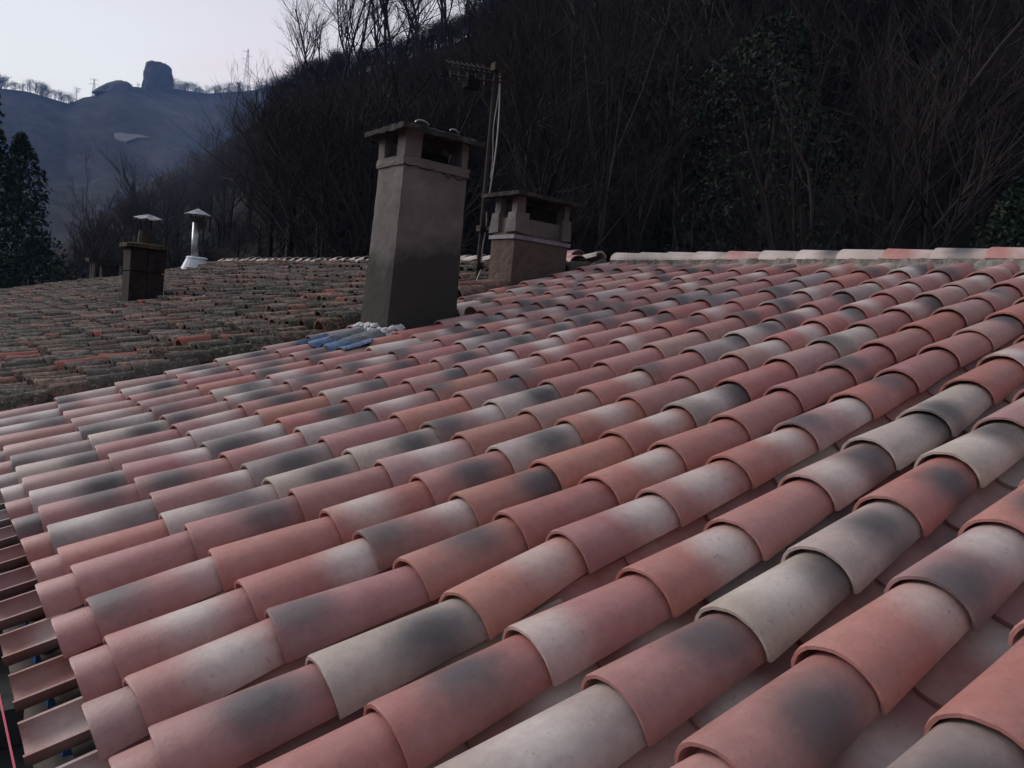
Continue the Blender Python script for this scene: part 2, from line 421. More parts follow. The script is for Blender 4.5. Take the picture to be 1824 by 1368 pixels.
for r in range(9, -16, -1):
    rr = random.Random(1000 + r)
    # starter piece at the eaves
    for c in [0] + list(range(1, 17)):
        key = (r, c)
        du, dv = OFF.get(key, (interp(DU, c) + rr.gauss(0, .02), interp(DV, c) + rr.gauss(0, .022)))
        u, v = c + du, r + dv
        if c == 0: u = 0.76 + rr.uniform(-.02, .02); v = r + OFF.get((r, 1), (0, interp(DV, 1)))[1]
        if r in (-13, -14) and c in (7, 8, 9): continue
        if r in (-13, -14) and c == 10: u = 10.30
        if r == -12 and c == 7: u = 7.27
        if r in (-12, -11) and 6 < c < 10: v -= .12
        nxt = OFF.get((r, c + 1), (0, interp(DV, c + 1)))[1] + r
        yaw = -math.atan2((nxt - v) * S, L) if c else 0
        me = COVER[(r * 7 + c * 3) % 3]
        if c == 0: me = STARTER
        if c == 16: me = STUB; u = 15.75 + rr.uniform(-.12, .06)
        if c == 16 and rr.random() < .0: continue
        mw = tile_matrix(u, v, 0.02, yaw + rr.gauss(0, .006), -.014 if c else 0, rr.gauss(0, .015))
        if in_frame(mw @ Vector((.15, 0, .06))):
            o = link("cover_tile", me, roof, mw=mw); dress(o, key, rr); n_cov += 1
        else: covers_far.append((me, mw))
    for c in range(0, 17):
        u = c + .39 + rr.gauss(0, .02); v0_ = interp(DV, c); v = r + .5 + (OFF.get((r, c), (0, v0_))[1] + OFF.get((r + 1, c), (0, v0_))[1] + OFF.get((r, c + 1), (0, v0_))[1] + OFF.get((r + 1, c + 1), (0, v0_))[1]) / 4
        if r in (-13, -14) and c in (7, 8, 9): continue
        if c == 16: continue
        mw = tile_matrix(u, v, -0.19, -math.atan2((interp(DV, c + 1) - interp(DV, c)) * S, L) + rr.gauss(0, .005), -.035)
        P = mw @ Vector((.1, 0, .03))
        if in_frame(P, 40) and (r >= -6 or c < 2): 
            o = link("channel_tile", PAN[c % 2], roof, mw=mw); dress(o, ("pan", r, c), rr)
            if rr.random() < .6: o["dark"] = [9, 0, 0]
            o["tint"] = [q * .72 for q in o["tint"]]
        else: pans_far.append((PAN[0], mw))
print("covers in view", n_cov)
joined("cover_tiles_beyond_view", covers_far, roof, TILE, ZERO, tint=[.43, .22, .20], dark=[9, 0, 0], pale=[9, 0, 0], seed=[0, 0, 0])
joined("channel_tiles", pans_far, roof, TILE, ZERO, tint=[.40, .25, .23], dark=[9, 0, 0], pale=[9, 0, 0], seed=[0, 0, 0])

# ridge: mortar bed and caps
def rough_strip(name, mat, parent, inv, pts_fn, n, seed, amp):
    """pts_fn(t) -> list of section points; a lumpy bed of mortar along t in 0..1"""
    r = random.Random(seed); V, F = [], []; q = None
    for i in range(n + 1):
        sec = pts_fn(i / n); q = len(sec)
        for p in sec: V.append(p + Vector((r.uniform(-amp, amp), r.uniform(-amp, amp), r.uniform(-amp, amp))))
    for i in range(n):
        for k in range(q - 1):
            F.append((i * q + k, i * q + k + 1, (i + 1) * q + k + 1, (i + 1) * q + k))
    F.append(tuple(range(q))); F.append(tuple(n * q + k for k in reversed(range(q))))
    return link(name, mesh(name, V, F, mat), parent, mw=inv)
UP = Vector((0, 0, 1))
def ridge_sec(v0, v1, u=16.45):
    def f(t):
        v = v0 + (v1 - v0) * t
        b = UV(u, v)
        return [b + Vector((x * S, 0, z * S)) for x, z in ((-.75, -.35), (-.62, -.05), (-.43, .10), (-.39, .27), (0, .42), (.4, .27), (.5, -.35))]
    return f
rough_strip("ridge_mortar", MORTAR, roof, ID, ridge_sec(-14.9, 9.4), 170, 3, .006)
CAP = [tile_mesh("ridge_tile", TILE, TL, .104, .090, .085, .074, .013, 12, seed=20 + k, rough=.001, nl=2) for k in (0, 1)]
def ridge_matrix(u, v, z, yaw=0, pitch=0):
    m = Matrix(((0, 1, 0), (-1, 0, 0), (0, 0, 1))).to_4x4()
    return Matrix.Translation(UV(u, v) + UP * z * S) @ m @ Matrix.Rotation(yaw, 4, 'Z') @ Matrix.Rotation(pitch, 4, 'Y')
rl = ['cP3', 'cP7', 'cP5', 'cP4D9', 'mP7', 'cP3', 'cP2D8', 'cP2', 'rP8', 'cD5', 'rP6', 'cP5', 'cP3']
for k in range(18):
    v = -14.95 + 1.33 * k
    if v > 8.6: break
    rr = random.Random(300 + k)
    o = link("ridge_tile", CAP[k % 2], roof, mw=ridge_matrix(16.45, v, .255, rr.gauss(0, .01), rr.gauss(.012, .004)))
    t, d, p = look_of(rl[k % len(rl)], rr); o["tint"] = list(t); o["dark"] = d; o["pale"] = p; o["seed"] = [rr.uniform(-9, 9)] * 3
# bits of tile and stone showing in the joint below the ridge
mb = MB()
for k in range(60):
    v = random.uniform(-14.5, 3)
    c = UV(16.0 + random.uniform(-.06, .12), v, .02 + random.uniform(0, .1)); d = random.uniform(.012, .03)
    mb.box(c, (d, d * 1.5, d), top=.7, jit=.006)
o = mb.obj("mortar_crumbs", MORTAR, roof); o["kind"] = "stuff"

# walls and the other slope
PLASTER = simple("old_plaster", [(0.3, (0.16, 0.14, 0.12)), (0.7, (0.27, 0.24, 0.21))], 1.5, 0.95, world_=True)
def house_walls(parent, inv, u0, v0, v1, u_ridge=16.45, t=.3):
    xl = UV(u0, 0).x; xr = UV(u_ridge, 0).x; zr = UV(u_ridge, 0).z - .2; zl = UV(u0, 0).z - .18
    xe = 2 * xr - xl
    y0, y1 = -v0 * S, -v1 * S
    mb = MB()
    for y in (y0, y1):
        a = y + (0 if y == y0 else -t); b = a + t
        sec = [(xl, GROUND), (xe, GROUND), (xe, zl), (xr, zr), (xl, zl)]
        mb.add([(x, a, z) for x, z in sec] + [(x, b, z) for x, z in sec],
               [(0, 1, 2, 3, 4), (9, 8, 7, 6, 5)] + [(i, (i + 1) % 5, 5 + (i + 1) % 5, 5 + i) for i in range(5)])
    for x in (xl, xe - t):
        mb.box((x + t / 2, (y0 + y1) / 2, (GROUND + zl) / 2), (t, y1 - y0 - 2 * t - .01, zl - GROUND))
    mb.obj("wall", PLASTER, parent, mw=inv)
    # far slope
    vs = []
    for z in (-.02, -.14):
        vs += [(xr + .05, y0 - .1, zr + .14 + z), (xr + .05, y1 + .1, zr + .14 + z), (xe + .25, y1 + .1, zl + z), (xe + .25, y0 - .1, zl + z)]
    link("rear_roof_slope", mesh("rear_roof_slope", vs, [(0, 1, 2, 3), (7, 6, 5, 4), (0, 4, 5, 1), (1, 5, 6, 2), (2, 6, 7, 3), (3, 7, 4, 0)], OLD), parent, mw=inv,
         tint=[.2, .13, .11], seed=[0, 0, 0], fresh=0.0)
house_walls(house, NI, 0.95, 9.2, -15.6)

# ------------------------------------------------------------------ old house
OH = Vector((3.0, 12.0, GROUND)); OI = Matrix.Translation(-OH)
old = thing("house", "neighbouring house with old mossy, lichen-spotted tile roof beyond the new roof", "house", OH)
oroof = deck("roof", DECK, 0.2, 16.4, -15.6, -64.0, -0.75, -0.30, old, OI, v0b=-88)
OCOV = [tile_mesh("old_tile", OLD, .42, .100, .074, .108, .066, .018, 9, rough=.0045, seed=40 + k, nl=3, bend=.004 * (k - 2)) for k in range(5)]
OPAN = tile_mesh("old_channel_tile", OLD, .42, .086, .094, .062, .066, .012, 6, flip=True, rough=.003, seed=60)
def verge(u): return float(np.interp(u, [0, 5, 8, 10.4, 13, 16.4], [-88, -80, -75, -68, -63, -63]))
cand = []; rows_o = []
fresh_at = [(5.2, -18.6), (5.95, -18.1), (3.6, -19.3), (3.0, -19.6), (6.9, -38), (7.6, -38.2), (2.35, -25.5), (9.2, -38.5), (9.8, -38.6), (12.5, -21.5), (13.2, -21.3), (10.4, -24.0), (14.2, -27.0), (9.6, -20.3), (15.0, -18.6), (4.4, -27)]
opans = []
rr = random.Random(77)
vv = -16.05; k = 0
wav = noise_fn(5, 3, .25)
while vv > -88:
    uu = 0.30 + rr.uniform(-.1, .1); row_off = rr.gauss(0, .05)
    while uu < 15.95:
        if vv > verge(uu):
            u = uu + rr.gauss(0, .10); v = vv + rr.gauss(0, .06)
            z = .07 + .10 * float(wav(u, v * .5)) + rr.uniform(0, .13)
            ch = (7.0 < u + .5 < 8.9 and -41.8 < v < -39.0) or (12.9 < u + .6 < 15.5 and -17.4 < v) or False
            if not ch:
                mw = tile_matrix(u, v, z, rr.gauss(0, .04), rr.gauss(-.05, .02), rr.gauss(0, .06))
                fr = 1.0 if any(abs(u + .3 - a) < .55 and abs(v - b) < .5 for a, b in fresh_at) else (rr.uniform(.2, .5) if rr.random() < .04 else 0.0)
                cand.append((mw, u, v, fr))
        uu += .78
    for q in range(0, 21):
        u = .1 + q * .80
        if vv > verge(u) and u < 16: opans.append((OPAN, tile_matrix(u, vv - .46, -.16, rr.gauss(0, .03), -.02)))
    vv -= .90; k += 1
def depth(c): return (c[0].translation - CAM).length
vis = [c for c in cand if in_frame(c[0] @ Vector((.15, 0, .05)), 10)]
vis.sort(key=lambda c: (c[3] < .9, depth(c)))
single = vis[:300]; ids = {id(c) for c in single}
def old_dress(o, fr, rr):
    b = rr.uniform(.4, 1.35); t = rr.choice([(.19, .115, .095), (.17, .135, .12), (.15, .125, .11), (.21, .14, .12), (.12, .105, .095)])
    o["tint"] = [t[0] * b, t[1] * b, t[2] * b]; o["fresh"] = fr; o["seed"] = [rr.uniform(-30, 30) for _ in range(3)]
for c in single:
    o = link("old_tile", OCOV[rr.randrange(5)], oroof, mw=c[0]); old_dress(o, c[3], rr)
    if c[3] > .9: o["label"] = "bare red tile among the mossy ones"
rest = [c for c in cand if id(c) not in ids]
groups = {}
for c in rest: groups.setdefault(rr.randrange(3), []).append((OCOV[rr.randrange(5)], c[0]))
MOTTLE = OLD
for g, t in enumerate(([.17, .13, .115], [.20, .13, .11], [.13, .11, .10])):
    o = joined("old_tiles", groups[g], oroof, OLD, ZERO, tint=t, fresh=0.0, seed=[g * 3.1, 1, 2])
joined("old_channel_tiles", opans, oroof, OLD, ZERO, tint=[.15, .12, .1], fresh=0.0, seed=[5, 1, 2])
# cushions of moss
V, F = [], []
ico = [(0, 0, 1), (.89, 0, .35), (.28, .85, .35), (-.72, .53, .35), (-.72, -.53, .35), (.28, -.85, .35), (.8, .5, -.3), (-.3, .9, -.3), (-.95, 0, -.3), (-.3, -.9, -.3), (.8, -.5, -.3)]
icf = [(0, 1, 2), (0, 2, 3), (0, 3, 4), (0, 4, 5), (0, 5, 1), (1, 6, 2), (2, 7, 3), (3, 8, 4), (4, 9, 5), (5, 10, 1), (6, 7, 2), (7, 8, 3), (8, 9, 4), (9, 10, 5), (10, 6, 1)]
mn = noise_fn(9, 3, .5)
for _ in range(3800):
    u = rr.uniform(.3, 15.9); v = -16 - 50 * rr.random() ** 1.5
    if v < verge(u) or float(mn(u, v * .6)) < -.05 + .2 * rr.random(): continue
    ph = ((-v - 16.05) / .90) % 1.0
    zz = .06 + .26 * abs(math.cos(math.pi * ph)) * rr.uniform(.7, 1.0)
    s = rr.uniform(.012, .034)
    P = UV(u, v, zz); n0 = len(V)
    for a in ico:
        j = s * rr.uniform(.7, 1.3); V.append((P.x + a[0] * j * 1.5, P.y + a[1] * j, P.z + a[2] * j * .5))
    F += [tuple(i + n0 for i in f) for f in icf]
o = link("moss", mesh("moss", V, F, MOSS), oroof); o["kind"] = "stuff"; o["label"] = "cushions of moss on the old tiles"
# its ridge
def oridge(t):
    v = -15.8 + (-63.3 + 15.8) * t; b = UV(16.3, v) + UP * (.05 * math.sin(t * 9) * S)
    return [b + Vector((x * S, 0, z * S)) for x, z in ((-.6, -.3), (-.45, .02), (-.36, .14), (0, .3), (.4, .1), (.5, -.4))]
rough_strip("ridge_mortar", MORTAR, oroof, ID, oridge, 150, 6, .008)
ORC = simple("weathered_ridge_clay", [(0.3, (0.16, 0.14, 0.125)), (0.55, (0.40, 0.36, 0.33)), (0.7, (0.52, 0.49, 0.45))], 7, .9, world_=True)
OCAP = tile_mesh("ridge_tile", ORC, .36, .095, .075, .075, .058, .013, 8, rough=.002, seed=70)
v = -63.3
k = 0
while v < -16.4:
    rr2 = random.Random(k)
    t = (-v - 15.8) / (63.3 - 15.8)
    link("ridge_tile", OCAP, oroof, mw=ridge_matrix(16.3, v, .16 + .05 * math.sin(t * 9) + rr2.uniform(-.02, .02), rr2.gauss(0, .04), -.17 + rr2.gauss(0, .02)))
    v += 1.32; k += 1
house_walls(old, OI, 0.6, -15.75, -63.0, 16.3)
# ------------------------------------------------------------------ chimneys of the new house
CEMENT = M("chimney_render", 0.92, 0.15)
_o = CEMENT.geo(); _n = CEMENT.noise(_o, 2.2, 6, 0.65); _f = CEMENT.noise(_o, 22, 6, 0.7)
_sp = CEMENT.n("ShaderNodeSeparateXYZ"); CEMENT.l(_o, _sp.inputs[0])
_b = CEMENT.math('SUBTRACT', _sp.outputs[2], CEMENT.math('MULTIPLY', _sp.outputs[0], 0.30))       # damp stain rises from the flashing
_k = CEMENT.math('SUBTRACT', _b, CEMENT.math('MULTIPLY', _n, 0.9))
_damp = CEMENT.ramp(_k, [(-0.40 + .5, 1.0), (-0.33 + .5, 0.55), (-0.22 + .5, 0.0)])
_c = CEMENT.ramp(_n, [(0.3, (0.088, 0.079, 0.078)), (0.5, (0.142, 0.127, 0.125)), (0.66, (0.215, 0.188, 0.184))])
_c = CEMENT.mix(CEMENT.ramp(_f, [(0.35, 0.0), (0.75, 0.5)]), _c, (0.10, 0.10, 0.085))
CEMENT.col(CEMENT.mix(CEMENT.attr("damp"), _c, CEMENT.mix(_damp, _c, (0.045, 0.044, 0.040))))
CEMENT.bump(_f, 0.6, 0.012)
CEMENT = CEMENT.m
BLACKSTONE = simple("sooty_slab", [(0.3, (0.016, 0.016, 0.015)), (0.55, (0.036, 0.035, 0.032)), (0.72, (0.10, 0.096, 0.088))], 12, 0.95, 50, 0.7, 0.01, world_=True)
BRICKC = simple("brown_brickwork", [(0.3, (0.06, 0.048, 0.040)), (0.5, (0.11, 0.082, 0.070)), (0.62, (0.075, 0.065, 0.052)), (0.75, (0.19, 0.16, 0.145))], 6, 0.95, 30, 0.8, 0.015, world_=True)
DARK = simple("soot", [(0.3, (0.006, 0.006, 0.006)), (0.7, (0.015, 0.014, 0.013))], 8, 1.0)
GALV = M("galvanised_steel", 0.38, 0.5); GALV.b.inputs["Metallic"].default_value = 0.75
GALV.col(GALV.ramp(GALV.noise(GALV.obj(), 9, 5), [(0.3, (0.20, 0.205, 0.22)), (0.7, (0.40, 0.41, 0.43))])); GALV = GALV.m
RUST = simple("rusty_steel", [(0.3, (0.022, 0.018, 0.017)), (0.7, (0.055, 0.042, 0.036))], 20, 0.8, world_=True)
WHITE = simple("white_sealant", [(0.3, (0.48, 0.48, 0.48)), (0.7, (0.74, 0.74, 0.74))], 18, 0.6, 30, 0.7, 0.02)
CABLE = simple("pale_cable", [(0.3, (0.30, 0.29, 0.28)), (0.7, (0.55, 0.53, 0.50))], 30, 0.6)

def shaft_mesh(name, mat, x0, x1, y0, y1, z0, z1, flare=0.0, rough=0.006, nx=6, nz=16, seed=0, lean=0.0):
    """a rendered shaft with slightly uneven faces and worn corners"""
    r = random.Random(seed); V, F = [], []
    per = []
    k = nx
    for i in range(k): per.append((i / k, 0.0))
    for i in range(k): per.append((1.0, i / k))
    for i in range(k): per.append((1 - i / k, 1.0))
    for i in range(k): per.append((0.0, 1 - i / k))
    for j in range(nz + 1):
        t = j / nz; f = flare * (1 - t) ** 1.6
        for i, (a, b) in enumerate(per):
            cx = .006 if (a in (0, 1) and b in (0, 1)) else 0
            x = x0 - f + (x1 - x0 + 2 * f) * a + (cx if a == 0 else -cx) + lean * t
            y = y0 - f + (y1 - y0 + 2 * f) * b + (cx if b == 0 else -cx)
            V.append((x + r.gauss(0, rough * .5), y + r.gauss(0, rough * .5), z0 + (z1 - z0) * t))
    q = len(per)
    for j in range(nz):
        for i in range(q):
            F.append((j * q + i, j * q + (i + 1) % q, (j + 1) * q + (i + 1) % q, (j + 1) * q + i))
    F.append(tuple(nz * q + i for i in range(q))); F.append(tuple(reversed(range(q))))
    return mesh(name, V, F, mat)

def slab_mesh(name, mat, x0, x1, y0, y1, z, rise, th, n=10, rough=.006, seed=0, sag=0.0):
    """thin cement slab, hipped towards its centre, with a ragged edge"""
    r = random.Random(seed); V, F = [], []
    for s in (1, 0):
        for j in range(n + 1):
            for i in range(n + 1):
                a, b = i / n, j / n
                e_ = min(a, 1 - a, b, 1 - b)
                zz = z + rise * min(1, e_ * 2.4) * (1 if s else .85) - (0 if s else th) - sag * a
                jx = r.uniform(-1, 1) * rough
                V.append((x0 + (x1 - x0) * a + jx, y0 + (y1 - y0) * b + jx, zz + r.uniform(-1, 1) * rough * .7))
    q = n + 1; m = q * q
    for j in range(n):
        for i in range(n):
            a = j * q + i
            F.append((a, a + 1, a + q + 1, a + q)); F.append((m + a + q, m + a + q + 1, m + a + 1, m + a))
    ed = [i for i in range(q)] + [j * q + n for j in range(1, q)] + [n * q + i for i in range(n - 1, -1, -1)] + [j * q for j in range(n - 1, 0, -1)]
    for a, b in zip(ed, ed[1:] + ed[:1]): F.append((a, m + a, m + b, b))
    return mesh(name, V, F, mat)

# the tall one: near-left corner stands on the verge
K = UV(8.12, -12.90, 0)
x0, x1, y0, y1 = 2.605, 3.155, 3.225, 3.61
zt = 2.06

def part_root(name, parent_thing, inv, label):
    o = bpy.data.objects.new(name, None); C.objects.link(o); o.parent = parent_thing; o.matrix_local = inv; o["label"] = label
    o.empty_display_size = .2
    return o
def chimney_body(parent, inv, label, m):
    m.name = "chimney"
    return link("chimney", m, parent, mw=inv, label=label)
c1 = chimney_body(house, NI, "tall grey rendered chimney with damp-stained foot on the edge of the new roof",
                  shaft_mesh("chimney", CEMENT, x0, x1, y0, y1, K.z - .25, zt, flare=.035, seed=3, lean=.025, nz=26, rough=.0022))
c1["damp"] = 1.0
dx = .025
link("collar", shaft_mesh("collar", CEMENT, x0 + dx - .012, x1 + dx + .012, y0 - .012, y1 + .012, zt - .008, zt + .055, 0, .004, nz=3, seed=4), c1, damp=0.0)
ph = zt + .055; pt = 2.33
rr = random.Random(12); mb = MB()
pa = [(x0 + dx * .9 + (x1 - x0) * t, y0 - .010, zt - .004 - .045 * t * rr.uniform(.2, 1.0) + rr.uniform(-.010, .010)) for t in [k / 16 for k in range(17)]]
mb.path(pa, .0035, 4); mb.obj("crack", DARK, c1)
for i, (a, b, w, d) in enumerate(((x0 + dx, y0, .14, .10), (x1 + dx - .07, y0, .055, .09), (x0 + dx, y1 - .09, .06, .09), (x1 + dx - .07, y1 - .09, .07, .09))):
    mb = MB(); mb.box((a + w / 2, b + d / 2, (ph + pt) / 2 - .005), (w, d, pt - ph + .03), jit=.005)
    mb.obj("pillar", CEMENT, c1, damp=0.0)
mb = MB(); mb.box((x0 + dx + .28, y0 + .2, ph + .04), (.30, .20, .08)); mb.obj("flue_mouth", DARK, c1)
link("slab", slab_mesh("slab", BLACKSTONE, x0 + dx - .085, x1 + dx + .045, y0 - .115, y1 + .08, pt - .02, .062, .036, 12, .006, 5), c1)
for a, b, r in ((x0 + .16, y0 + .02, .055), (x0 + .42, y0 + .0, .035)):  # pale loop-shaped reflections on the slab, imitated with thin metal arcs
    mb = MB(); n = 8
    mb.path([(a + r * math.cos(t), b, pt + .03 + r * .42 * math.sin(t)) for t in [math.pi * k / n for k in range(n + 1)]], .006, 5)
    mb.obj("reflection_arc", GALV, c1)

# white sealant and painted flashing round its near-left foot
def drape(name, mat, u0, u1, v0, v1, off, nu, nv, seed, edge=.06, parent=None):
    r = random.Random(seed); V, F = [], []
    def prof(v):
        best = -1.0
        for rw in range(-16, -10):
            dv = interp(DV, 7); y = (v - rw - dv) / .40
            if abs(y) < 1: best = max(best, .335 * math.sqrt(1 - y * y))
        return max(best, .07)
    ft = [r.uniform(-1, 1) * edge for _ in range(nv + 1)]; fb = [r.uniform(-1, 1) * edge for _ in range(nv + 1)]
    for k in (0, 1):
        for j in range(nv + 1):
            v = v0 + (v1 - v0) * j / nv
            for i in range(nu + 1):
                t = i / nu; u = u0 + ft[j] + (u1 + fb[j] - u0 - ft[j]) * t
                z = prof(v) + off(t, v) + r.uniform(-.012, .012) + (0 if k else -.012)
                V.append(UV(u, v, z))
    q = nu + 1; m = q * (nv + 1)
    for j in range(nv):
        for i in range(nu):
            a = j * q + i
            F.append((a, a + q, a + q + 1, a + 1)); F.append((m + a + 1, m + a + q + 1, m + a + q, m + a))
    return link(name, mesh(name, V, F, mat, True), parent)
BLUE = simple("blue_flashing_paint", [(0.3, (0.025, 0.055, 0.13)), (0.5, (0.055, 0.11, 0.22)), (0.62, (0.10, 0.15, 0.25)), (0.8, (0.22, 0.25, 0.30))], 13, 0.45, 30, 0.4, 0.006, spec=.5, world_=True)
LEAD = simple("grey_flashing", [(0.3, (0.08, 0.085, 0.10)), (0.55, (0.16, 0.17, 0.19)), (0.75, (0.34, 0.35, 0.37))], 14, 0.6, 40, 0.5, 0.01, world_=True)
fl = drape("flashing", BLUE, 6.66, 7.35, -14.75, -11.75, lambda t, v: .03 + .05 * max(0, t - .5), 14, 40, 4, .05, roof)
fl["label"] = "blue painted flashing moulded over three cover rows"
fl = drape("flashing", LEAD, 7.15, 7.95, -14.6, -12.6, lambda t, v: .05 + .06 * t, 8, 20, 9, .06, roof)
fl["label"] = "crumpled grey flashing at the chimney foot"
rr = random.Random(8); mb = MB()
for k in range(150):
    t = rr.random()
    if t < .5: P = Vector((x0 - .045 + rr.uniform(-.035, .01), y0 + rr.uniform(-.05, .36), 0)); P.z = UV(7.95, 0).z + .075 + rr.uniform(-.04, .04)
    else: P = Vector((x0 + rr.uniform(-.05, .10), y0 - .04 + rr.uniform(-.02, .01), 0)); P.z = UV(8.0 + (P.x - x0) * 2, 0).z + .075 + rr.uniform(-.03, .03)
    s = rr.uniform(.010, .024)
    mb.add([(P.x + a[0] * s * 1.3, P.y + a[1] * s * 1.3, P.z + a[2] * s) for a in ico], icf)
mb.obj("sealant", WHITE, roof, smooth=True)

# the low broad one at the ridge
K2 = UV(13.0, -15.6, 0)
a0, a1, b0, b1 = 4.18, 4.83, 3.90, 4.26
z2 = 1.98
c2 = chimney_body(house, NI, "low broad brown chimney with cracked pillars beside the aerial mast",
                  shaft_mesh("chimney", BRICKC, a0, a1, b0, b1, K2.z - .30, z2 - .16, 0, .003, seed=9))
link("collar", shaft_mesh("collar", CEMENT, a0 + .03, a1 - .03, b0 + .03, b1 - .03, z2 - .162, z2 - .02, 0, .003, nz=4, seed=10), c2, damp=0.0)
p2 = 2.17
for i, (a, b, w, d) in enumerate(((a0, b0, .13, .11), (a1 - .09, b0, .09, .09), (a0, b1 - .10, .09, .10), (a1 - .10, b1 - .10, .10, .10))):
    m = MB(); m.box((a + w / 2, b + d / 2, z2 - .07), (w + .03, d + .03, .18), top=.9, jit=.008); pl = m.obj("pillar_foot", CEMENT, c2, damp=0.0)
    m = MB(); m.box((a + w / 2, b + d / 2, (z2 + .02 + p2) / 2), (w * .72, d * .75, p2 - z2 + .02), jit=.006); m.obj("pillar", CEMENT, c2, damp=0.0)
m = MB(); m.box(((a0 + a1) / 2 + .04, (b0 + b1) / 2, z2 + .03), (.30, .24, .16)); m.obj("flue_mouth", DARK, c2)
link("slab", slab_mesh("slab", BLACKSTONE, a0 - .09, a1 + .06, b0 - .12, b1 + .09, p2, .028, .035, 12, .005, 15), c2)
m = MB(); zs = z2 - .20
for (p, q) in (((a0 - .012, b0 - .012), (a1 + .012, b0 - .012)), ((a0 - .012, b0 - .012), (a0 - .012, b1 + .012))):
    mx, my = (p[0] + q[0]) / 2, (p[1] + q[1]) / 2
    m.box((mx, my, zs), (max(abs(q[0] - p[0]), .008), max(abs(q[1] - p[1]), .008), .035))
STEELB = simple("painted_band", [(0.3, (0.12, 0.11, 0.14)), (0.7, (0.24, 0.22, 0.26))], 14, .5)
m.obj("steel_band", STEELB, c2)

# ------------------------------------------------------------------ tv aerial strapped to it
MX, MY = 4.205, 4.46
zb = 1.22; ztop = 3.40
an = thing("tv_antenna", "rusty television aerial mast with drooping pale cable, strapped to the low chimney", "antenna", (MX, MY, zb))
AI = Matrix.Translation(-Vector((MX, MY, zb)))
m = MB(); m.tube((MX, MY, zb), (MX, MY, ztop), .021, .017, 10); m.obj("mast", RUST, an, mw=AI)
for zz in (zs + .09, zs - .26):
    m = MB(); m.box((MX + .03, MY - .09, zz), (.035, .20, .035)); m.box((MX, MY, zz), (.075, .075, .055)); m.tube((MX - .06, MY - .045, zz), (MX + .05, MY - .045, zz), .006)
    m.obj("clamp", RUST, an, mw=AI)
# boom points up the valley to the left and towards us
bd = Vector((-.50, .80, .16)).normalized(); bn = Vector((bd.y, -bd.x, 0)).normalized()
top = Vector((MX, MY, ztop - .06))
ALU = simple('dull_aluminium', [(0.3, (0.14, 0.14, 0.145)), (0.7, (0.24, 0.24, 0.25))], 20, .5)
def yagi(o, ln, back, els, lab=None, dz=0.0, matb=RUST):
    m = MB(); m.tube(o - bd * back, o + bd * ln, .011, .011, 6); boom = m.obj("boom", matb, an, mw=AI)
    if lab: boom["label"] = lab
    for t, w in els:
        m = MB(); p = o + bd * t; m.tube(p - bn * w, p + bn * w, .005, .005, 5); m.obj("element", ALU, an, mw=AI)
    return boom
yagi(top, .50, .10, [(.1 + .055 * k, .11 - .004 * k) for k in range(8)], "long boom of the upper aerial")
m = MB()
for s in (1, -1):
    for k in range(5):
        q = top - bd * (.14 - .02 * k) + UP * (s * (.02 + .02 * k)); m.tube(q - bn * .14, q + bn * .14, .006, .006, 5)
m.obj("reflector", RUST, an, mw=AI)
o2 = top - UP * .10 + Vector((.0, 0, 0)); bd = Vector((-.80, .55, .05)).normalized(); bn = Vector((bd.y, -bd.x, 0)).normalized()
yagi(o2, .42, .08, [(.1 + .08 * k, .15 - .012 * k) for k in range(5)], "lower boom with wide rods")
m = MB(); m.box(tuple(o2 + bd * .22 - UP * .055), (.13, .10, .09)); m.box(tuple(o2 + bd * .22 - UP * .002), (.09, .07, .03)); m.obj("junction_box", DARK, an, mw=AI)
m = MB(); m.box((MX, MY, ztop - .03), (.07, .07, .07)); m.tube((MX, MY, ztop - .02), (MX, MY, ztop + .02), .024); m.obj("mast_head", RUST, an, mw=AI)
def cable(pts, r, lab=None):
    m = MB(); m.path(pts, r, 5); o = m.obj("cable", CABLE, an, mw=AI)
    if lab: o["label"] = lab
n = 26
cable([(MX + .03 + .035 * math.sin(math.pi * t) , MY - .03, ztop - .05 + (p2 + .06 - ztop) * t) for t in [k / n for k in range(n + 1)]], .0065)
cable([(MX + .025 + .012 * math.sin(9 * t), MY - .028, ztop - .05 - 1.0 * t) for t in [k / n for k in range(n + 1)]], .005)
cable([(MX + .022 + .01 * math.sin(7 * t), MY - .026, zs + .25 - .55 * t) for t in [k / 12 for k in range(13)]] +
      [(MX - .10 * math.sin(math.pi * t) + .06 * t, MY - .05, zs - .30 - .26 * math.sin(math.pi * t * .8)) for t in [k / 12 for k in range(13)]], .0065, "cable loop hanging at the mast foot")

# loose tiles left behind the low chimney
for k, (u, v, z, yw) in enumerate(((15.9, -16.3, .30, 1.3), (16.3, -16.9, .42, 1.5), (15.6, -16.9, .2, .2))):
    o = link("cover_tile", COVER[0], roof, mw=tile_matrix(u, v, z, yw, 0, .1)); dress(o, ('x', k, 0), random.Random(k))

# ------------------------------------------------------------------ chimneys of the old house
BLOCK = simple("dark_concrete_block", [(0.3, (0.014, 0.010, 0.010)), (0.6, (0.032, 0.024, 0.022)), (0.78, (0.075, 0.058, 0.052))], 9, .97, 40, .8, .015, world_=True)
MOSSY = simple("mossy_cap", [(0.35, (0.03, 0.035, 0.018)), (0.6, (0.08, 0.055, 0.03)), (0.75, (0.16, 0.10, 0.06))], 14, 1.0, world_=True)
K3 = UV(7.09, -39.45, .15)
bx0, bx1, by0, by1 = K3.x - .03, K3.x + .42, K3.y, K3.y + .42
zc = K3.z + 3.22 * S; zm = K3.z + 1.9 * S
c3 = chimney_body(old, OI, "squat dark concrete-block chimney with mossy top and small metal cowl", shaft_mesh("chimney", BLOCK, bx0 + .03, bx1 - .03, by0 + .03, by1 - .03, K3.z - .2, zc, 0, .002, seed=30))
